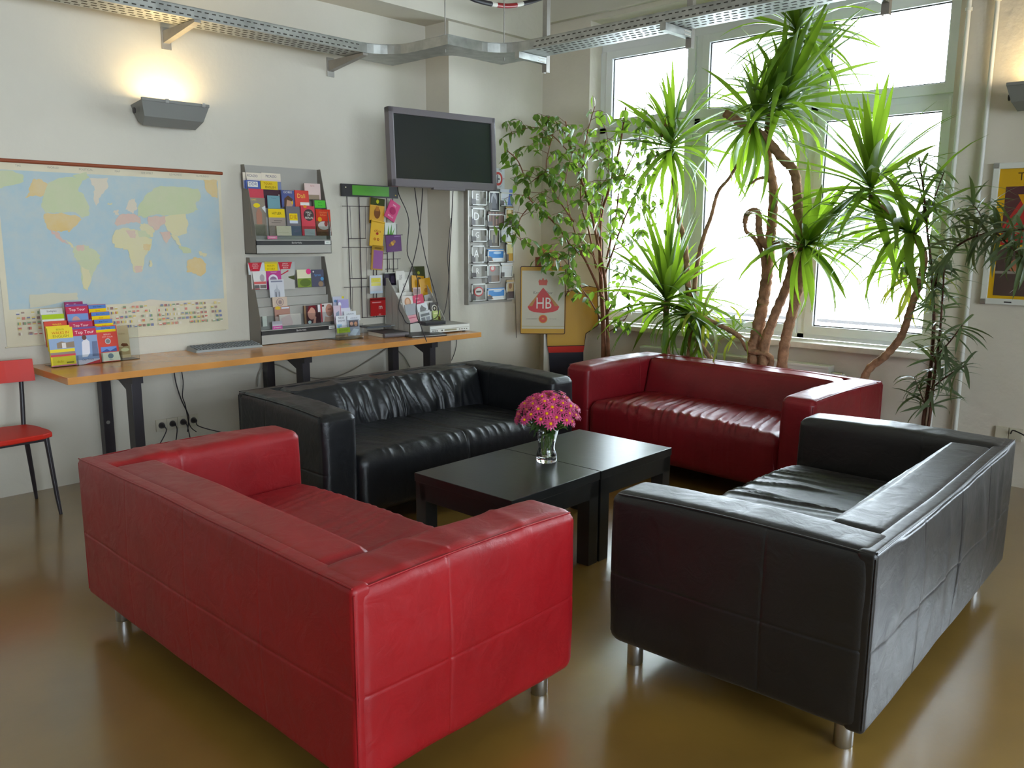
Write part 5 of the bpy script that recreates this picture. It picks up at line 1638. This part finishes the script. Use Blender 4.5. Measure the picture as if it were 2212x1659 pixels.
def blade(L, wid, bend, fold, n=7):
    """lance-shaped blade along +y from the origin, normal +z, curving down by 'bend' radians; unit length scaled later"""
    b = B()
    vs, fs = [], []
    y = z = 0
    for i in range(n + 1):
        t = i / n
        a = -bend * t ** 1.6
        if i:
            y += math.cos(a) / n
            z += math.sin(a) / n
        w = wid * (min(1, .55 + t * 1.6) if t < .3 else max(0.02, 1 - ((t - .3) / .7) ** 2.2))
        nz = math.cos(a)
        vs += [(-w, y, z + w * fold), (0, y, z), (w, y, z + w * fold)]
    for i in range(n):
        k = 3 * i
        fs += [(k, k + 1, k + 4, k + 3), (k + 1, k + 2, k + 5, k + 4)]
    b.add(vs, fs, 0, True)
    return b.mesh('leaf')


YB = []
for bend in (.12, .45, .9, 1.6):
    me = blade(1, .037, bend, .35)
    me.materials.append(M['yucca'])
    YB.append(me)
YO = []
for bend in (1.3, 2.1):
    me = blade(1, .04, bend, .35)
    me.materials.append(M['yucca_old'])
    YO.append(me)


def place_leaf(me, t, base, d, L, roll, name='leaf', wscale=1):
    y = d.normalized()
    lim = 5.77 if 1.75 < base.y < 4.4 and base.z > .8 else 5.64
    if base.x + L * y.x > lim:
        y = Vector((max(-1, (lim - base.x) / L), y.y, y.z)).normalized()
    if base.z < 1.25 and y.z < .5 and 1.7 < base.y < 3.7 and base.x + L * y.x < 5.18:
        y = Vector(((5.18 - base.x) / L, y.y, y.z)).normalized()      # stays behind the sofa back
    up = Vector((0, 0, 1)) - y * y.z
    if up.length < .05:
        up = Vector((1, 0, 0)) - y * y.x
    z = up.normalized()
    z = Matrix.Rotation(roll, 3, y) @ z
    x = y.cross(z)
    m4 = Matrix((x, y, z)).transposed().to_4x4()
    o = link(name, me, None, t)
    o.matrix_local = Matrix.Translation(base - t.location) @ m4 @ Matrix.Diagonal((L * wscale, L, L, 1))
    return o


rnd = random.Random(11)


def head(t, c, axis_, n, L, spread=(.1, 1.5), droop=0, old=0, elong=.10):
    """rosette of sword leaves round axis_ at c"""
    ax = Vector(axis_).normalized()
    side_ = ax.cross(Vector((0, 0, 1)) if abs(ax.z) < .9 else Vector((1, 0, 0))).normalized()
    oth = ax.cross(side_)
    for i in range(n):
        f = (i + .5) / n
        ph = i * 2.399963 + rnd.uniform(-.25, .25)
        th = spread[0] + (spread[1] - spread[0]) * f + rnd.uniform(-.12, .12)
        d = ax * math.cos(th) + (side_ * math.cos(ph) + oth * math.sin(ph)) * math.sin(th)
        base = c + ax * (elong * (.5 - f))
        if old and f > 1 - old:
            me = rnd.choice(YO)
        else:
            k = min(3, int(droop + f * 2.2 + rnd.uniform(0, .9)))
            me = YB[k]
        place_leaf(me, t, base, d, L * rnd.uniform(.72, 1.1), rnd.uniform(-.5, .5), wscale=rnd.uniform(.85, 1.15))


def stem(t, pxs, r0, r1, m='trunk', name='trunk', foot=None, nseg=8, rings=True):
    """pxs: (px, py, x-depth) list from the top down to a floor point or soil"""
    pts = [on(a, b_, 0, u) for a, b_, u in pxs]
    if foot is not None:
        pts.append(Vector(foot))
    sp_ = spline(pts, 7)
    k = len(sp_)
    rad_ = []
    for i in range(k):
        r = r0 + (r1 - r0) * i / (k - 1)
        if rings:
            r *= 1 + .10 * math.sin(i * 2.6) + .05 * noise.noise(sp_[i] * 20)
        rad_.append(r)
    B().tube([p - t.location for p in sp_], rad_, nseg).build(name, m, t)
    return sp_


# yucca at the left of the window
ya = empty('yucca_plant', (5.33, 3.34, 0))
tag(ya, 'yucca with two upright green rosettes at the left of the window', 'plant')
pot(ya, .15, .30)
s1_ = stem(ya, [(1450, 345, 5.40), (1458, 410, 5.40), (1466, 473, 5.39), (1478, 520, 5.38), (1485, 600, 5.37), (1492, 750, 5.35)], .014, .026, foot=(5.33, 3.36, .26))
head(ya, on(1450, 318, 0, 5.40), (0, .02, 1), 70, .56, (.08, 2.5), .2)
s2_ = stem(ya, [(1440, 650, 5.28), (1438, 720, 5.29), (1445, 790, 5.30)], .02, .028, foot=(5.30, 3.32, .26))
head(ya, on(1440, 648, 0, 5.28), (-.05, -.08, 1), 76, .70, (.06, 1.95), 0)
# drooping yucca
yb = empty('yucca_plant', (5.33, 2.93, 0))
tag(yb, 'yucca with drooping yellow-green rosette hanging over the red sofa back', 'plant')
pot(yb, .14, .28)
stem(yb, [(1507, 683, 5.25), (1550, 700, 5.28), (1599, 728, 5.30), (1618, 757, 5.31), (1667, 781, 5.32)], .016, .022, foot=(5.33, 2.75, .25))
head(yb, on(1507, 684, 0, 5.25), (-.15, .95, .15), 54, .50, (.2, 1.75), 2.6, .15)
head(yb, on(1590, 718, 0, 5.30), (0, .3, .6), 14, .34, (.7, 1.8), 3, .4)
# big yucca in the middle
yc = empty('yucca_plant', (5.34, 2.52, 0))
tag(yc, 'tallest yucca with several bare bent trunks in the middle of the window', 'plant')
pot(yc, .16, .30)
stem(yc, [(1566, 244, 5.30), (1595, 262, 5.32), (1622, 281, 5.34), (1650, 296, 5.36), (1690, 342, 5.38), (1716, 372, 5.38), (1723, 430, 5.38), (1726, 490, 5.38), (1735, 570, 5.37), (1718, 650, 5.36), (1700, 720, 5.35), (1690, 782, 5.34)], .028, .038, foot=(5.34, 2.52, .26))
stem(yc, [(1725, 95, 5.42), (1700, 145, 5.43), (1668, 230, 5.44), (1657, 300, 5.44), (1661, 357, 5.44), (1671, 410, 5.43), (1667, 487, 5.42), (1660, 560, 5.41), (1655, 610, 5.40), (1645, 670, 5.38), (1633, 735, 5.36), (1628, 765, 5.35)], .018, .05, foot=(5.36, 2.62, .26))
stem(yc, [(1609, 482, 5.33), (1614, 462, 5.32), (1630, 455, 5.32), (1639, 466, 5.33), (1640, 500, 5.34), (1654, 530, 5.35), (1681, 527, 5.36), (1704, 540, 5.37), (1710, 579, 5.37), (1696, 627, 5.36), (1670, 690, 5.34), (1650, 765, 5.33)], .018, .036, foot=(5.31, 2.58, .26))
stem(yc, [(1609, 482, 5.33), (1612, 500, 5.335), (1630, 515, 5.34), (1645, 545, 5.36), (1652, 590, 5.39), (1656, 608, 5.40)], .012, .02)
stem(yc, [(1622, 398, 5.42), (1634, 388, 5.43), (1650, 384, 5.435), (1662, 392, 5.44)], .008, .013)
stem(yc, [(1599, 345, 5.40), (1575, 385, 5.41), (1551, 415, 5.42), (1536, 468, 5.42), (1522, 506, 5.42), (1508, 560, 5.41), (1500, 640, 5.38), (1510, 740, 5.34)], .010, .02, foot=(5.35, 2.62, .26))
head(yc, on(1632, 262, 0, 5.33), (-.2, -.45, .8), 76, .58, (.1, 2.6), .6)
head(yc, on(1690, 225, 0, 5.40), (-.1, -.5, .8), 56, .66, (.1, 1.7), .5)
head(yc, on(1722, 70, 0, 5.42), (-.1, -.05, 1), 72, .64, (.08, 2.5), .4)
head(yc, on(1740, 532, 0, 5.36), (-.4, -.8, .4), 64, .62, (.15, 1.55), .3)
head(yc, on(1668, 500, 0, 5.40), (-.1, .3, .5), 16, .42, (.4, 2.4), 1.2)
# yucca on the right
yd = empty('yucca_plant', (5.36, 1.95, 0))
tag(yd, 'yucca at the right of the window with one arching trunk', 'plant')
pot(yd, .15, .30)
stem(yd, [(1880, 425, 5.33), (1915, 460, 5.33), (1945, 490, 5.33), (1975, 512, 5.33), (1996, 552, 5.33), (1988, 604, 5.33), (1967, 668, 5.33), (1947, 726, 5.33), (1912, 769, 5.34), (1869, 812, 5.35)], .018, .026, foot=(5.36, 2.0, .26))
head(yd, on(1882, 405, 0, 5.33), (-.1, .12, 1), 64, .66, (.06, 2.1), .2)
head(yd, on(1960, 500, 0, 5.30), (-.25, .6, .3), 42, .66, (.2, 1.8), 1.3)
head(yd, on(1962, 600, 0, 5.32), (-.1, .1, .3), 26, .36, (.6, 2.0), 3, .7)

# ficus -------------------------------------------------------------
fi = empty('ficus_tree', (5.40, 4.07, 0))
tag(fi, 'slender ficus with small glossy drooping leaves beside the window', 'plant')
pot(fi, .15, .32)


def ovate(n=5):
    b = B()
    vs, fs = [], []
    for i in range(n + 1):
        t = i / n
        w = .29 * math.sin(math.pi * min(1, t ** .8)) ** 1.0 * (1 - .35 * t) + (.012 if i < n else 0)
        z = -.10 * t * t
        vs += [(-w, t, z + w * .25), (0, t, z), (w, t, z + w * .25)]
    for i in range(n):
        k = 3 * i
        fs += [(k, k + 1, k + 4, k + 3), (k + 1, k + 2, k + 5, k + 4)]
    b.add(vs, fs, 0, True)
    return b


fb_ = ovate(4)
f_me = fb_.mesh('leaf')
f_me.materials.append(M['ficus'])
branches = [
    ([(1304, 790, 5.40), (1303, 700, 5.40), (1298, 600, 5.40), (1296, 520, 5.40), (1300, 460, 5.39), (1318, 400, 5.38), (1340, 310, 5.37), (1352, 230, 5.36)], .024, .006),
    ([(1314, 785, 5.39), (1312, 690, 5.38), (1306, 600, 5.36), (1290, 520, 5.33), (1272, 440, 5.30), (1250, 370, 5.27), (1228, 300, 5.24), (1222, 262, 5.22)], .018, .005),
    ([(1300, 640, 5.39), (1278, 590, 5.33), (1258, 552, 5.28), (1232, 530, 5.22), (1205, 490, 5.16), (1170, 455, 5.10), (1145, 430, 5.05), (1138, 400, 5.0), (1120, 350, 4.97), (1095, 325, 4.94)], .012, .004),
    ([(1288, 580, 5.37), (1272, 500, 5.36), (1255, 440, 5.36), (1258, 360, 5.36), (1268, 290, 5.36), (1285, 230, 5.35)], .009, .003),
    ([(1304, 600, 5.39), (1325, 540, 5.36), (1350, 470, 5.33), (1385, 400, 5.30), (1420, 330, 5.30), (1440, 250, 5.30)], .010, .003),
    ([(1310, 560, 5.38), (1330, 470, 5.36), (1340, 400, 5.34), (1370, 330, 5.33), (1400, 240, 5.33)], .009, .003),
    ([(1306, 690, 5.39), (1330, 640, 5.36), (1352, 600, 5.33), (1365, 560, 5.32)], .007, .003),
    ([(1298, 690, 5.40), (1275, 650, 5.32), (1255, 620, 5.25), (1240, 590, 5.2), (1205, 545, 5.12)], .007, .003),
    ([(1240, 480, 5.2), (1200, 420, 5.14), (1180, 360, 5.1), (1195, 290, 5.1)], .006, .003),
    ([(1150, 440, 5.05), (1125, 470, 5.02), (1120, 500, 5.0), (1130, 530, 5.0)], .005, .002),
    ([(1230, 330, 5.25), (1190, 290, 5.2), (1150, 275, 5.15), (1105, 290, 5.1)], .005, .002),
    ([(1310, 720, 5.39), (1350, 690, 5.36), (1370, 640, 5.34)], .005, .002),
    ([(1300, 600, 5.39), (1270, 540, 5.28), (1215, 560, 5.15), (1160, 545, 5.05)], .005, .002),
    ([(1140, 400, 5.0), (1165, 380, 5.0), (1185, 370, 5.0)], .004, .002),
    ([(1290, 520, 5.33), (1300, 440, 5.30), (1315, 360, 5.28), (1310, 280, 5.28)], .006, .002),
    ([(1250, 370, 5.27), (1285, 330, 5.24), (1330, 290, 5.22)], .005, .002),
    ([(1258, 552, 5.28), (1230, 460, 5.24), (1222, 390, 5.22), (1240, 320, 5.22)], .006, .002),
    ([(1272, 440, 5.30), (1300, 400, 5.26), (1350, 380, 5.24), (1390, 400, 5.24)], .005, .002),
    ([(1228, 300, 5.24), (1200, 262, 5.2), (1175, 250, 5.18)], .004, .002),
    ([(1325, 540, 5.36), (1370, 520, 5.32), (1400, 480, 5.3), (1420, 440, 5.3)], .005, .002),
]
rnd = random.Random(21)
leaves = []
tw = B()
for bi, (pxs, r0, r1) in enumerate(branches):
    pts = spline([on(a, b_, 0, u) for a, b_, u in pxs], 6)
    if bi < 2:
        pts = [Vector((5.40 - .01 * bi, 4.07 - .02 * bi, .28))] + pts
    k = len(pts)
    B().tube([p - fi.location for p in pts], [r0 + (r1 - r0) * (i / (k - 1)) ** .7 for i in range(k)], 7).build('trunk' if bi < 2 else 'branch', 'bark', fi)
    i0 = int(k * (.55 if bi < 2 else .25))
    cum = 0
    for i in range(i0, k - 1):
        seg_ = (pts[i + 1] - pts[i]).length
        ntw = max(1, round(seg_ / .036))
        for q_ in range(ntw):
            p = pts[i].lerp(pts[i + 1], rnd.random())
            d = Vector((rnd.uniform(-1, .5), rnd.uniform(-1, 1), rnd.uniform(-.25, .8))).normalized()
            L = rnd.uniform(.05, .22)
            end = p + d * L + Vector((0, 0, -.25 * L))
            mid = p + d * L * .55
            if end.x > 5.62 or end.y > 4.98:
                continue
            tw.tube([p - fi.location, mid - fi.location, end - fi.location], [.0022, .0018, .0012], 4, 0, False)
            nl = rnd.randint(2, 4)
            for j in range(nl):
                f = (j + 1) / nl
                bp_ = p.lerp(mid, f * 2) if f < .5 else mid.lerp(end, f * 2 - 1)
                ld = Vector((rnd.uniform(-.8, .8), rnd.uniform(-.8, .8), rnd.uniform(-1.1, -.1))).normalized()
                leaves.append((bp_, ld, rnd.uniform(.06, .10), rnd.uniform(-.9, .9)))
tw.build('twigs', 'bark', fi)['kind'] = 'stuff'
leaves.sort(key=lambda l: (l[0] - Vector((0, 0, CAMH))).length)
for bp_, ld, L, ro in leaves[:300]:
    place_leaf(f_me, fi, bp_, ld, L, ro)
rest = B()
for bp_, ld, L, ro in leaves[300:]:
    y = ld
    up = (Vector((0, 0, 1)) - y * y.z).normalized()
    z = Matrix.Rotation(ro, 3, y) @ up
    x = y.cross(z)
    m4 = Matrix.Translation(bp_ - fi.location) @ Matrix((x, y, z)).transposed().to_4x4() @ Matrix.Scale(L, 4)
    rest.add([m4 @ Vector(v) for v in fb_.v], fb_.f, 0, True)
ro_ = rest.build('foliage', 'ficus', fi)
ro_['kind'] = 'stuff'

# narrow-leaved plant at the right
ol = empty('oleander_plant', (5.40, 1.60, 0))
tag(ol, 'tall oleander with narrow dark leaves in front of the pipes on the right', 'plant')
pot(ol, .14, .26)
o_me = blade(1, .055, .5, .2, 5)
o_me.materials.append(M['oleander'])
o_me2 = blade(1, .05, 1.1, .2, 5)
o_me2.materials.append(M['oleander'])
rnd = random.Random(33)
obr = [
    ([(1995, 908, 5.38), (2010, 798, 5.36), (2017, 700, 5.34), (2014, 620, 5.33), (2010, 560, 5.32), (2003, 500, 5.32), (1996, 420, 5.33), (1985, 340, 5.35)], .012, .005),
    ([(2008, 904, 5.36), (2020, 800, 5.33), (2030, 720, 5.29), (2036, 640, 5.25), (2040, 580, 5.2)], .010, .004),
    ([(2014, 640, 5.33), (2035, 570, 5.22), (2070, 530, 5.05), (2110, 510, 4.9), (2160, 500, 4.75), (2215, 495, 4.6)], .008, .004),
    ([(2012, 780, 5.36), (2050, 740, 5.25), (2080, 700, 5.15)], .006, .003),
    ([(2010, 840, 5.36), (2050, 810, 5.25), (2085, 790, 5.15)], .005, .003),
    ([(2000, 480, 5.33), (1985, 400, 5.33), (1960, 360, 5.33)], .005, .003),
    ([(2005, 470, 5.32), (2025, 410, 5.3), (2040, 370, 5.3)], .005, .003),
    ([(2000, 880, 5.38), (1985, 840, 5.36), (1975, 815, 5.35)], .004, .002),
    ([(2110, 510, 4.9), (2120, 470, 4.85), (2100, 440, 4.85)], .004, .002),
    ([(2150, 500, 4.75), (2190, 540, 4.65), (2220, 560, 4.6)], .004, .002),
]
oleaves = []
for bi, (pxs, r0, r1) in enumerate(obr):
    pts = spline([on(a, b_, 0, u) for a, b_, u in pxs], 6)
    if bi < 2:
        pts = [Vector((5.40 - .02 * bi, 1.60 - .02 * bi, .22))] + pts
    k = len(pts)
    B().tube([p - ol.location for p in pts], [r0 + (r1 - r0) * i / (k - 1) for i in range(k)], 6).build('stem', 'stem', ol)
    per = {2: 3.6, 8: 3, 9: 4, 5: 2.4, 6: 2.4, 0: 2.2, 1: 2.2}.get(bi, 2)
    for i in range(1 if bi > 1 else 3, k):
        for q_ in range(int(per) + (rnd.random() < per % 1)):
            t_ = (pts[i] - pts[i - 1]).normalized()
            ph = rnd.uniform(0, 6.28)
            s_ = t_.cross(Vector((.3, .2, 1))).normalized()
            d = t_ * rnd.uniform(-.2, .8) + s_ * math.cos(ph) + t_.cross(s_) * math.sin(ph)
            d.x = d.x if pts[i].x < 5.3 else min(d.x, .35)
            d = d.normalized()
            L = rnd.uniform(.11, .19) if bi in (5, 6) or i > .6 * k and bi == 0 else rnd.uniform(.13, .23)
            if pts[i].x + d.x * L > 5.63:
                d.x = (5.63 - pts[i].x) / L
            oleaves.append((rnd.randint(0, 1), pts[i], d.normalized(), L, rnd.uniform(-.8, .8)))
oleaves.sort(key=lambda l: (l[1] - Vector((0, 0, CAMH))).length)
for k, p, d, L, ro in oleaves[:300]:
    place_leaf((o_me, o_me2)[k], ol, p, d, L, ro)
rest = B()
src = [([v.co.copy() for v in m_.vertices], [tuple(f.vertices) for f in m_.polygons]) for m_ in (o_me, o_me2)]
for k, p, y, L, ro in oleaves[300:]:
    up = (Vector((0, 0, 1)) - y * y.z).normalized()
    z = Matrix.Rotation(ro, 3, y) @ up
    m4 = Matrix.Translation(p - ol.location) @ Matrix((y.cross(z), y, z)).transposed().to_4x4() @ Matrix.Scale(L, 4)
    rest.add([m4 @ v for v in src[k][0]], src[k][1], 0, True)
rest.build('foliage', 'oleander', ol)['kind'] = 'stuff'
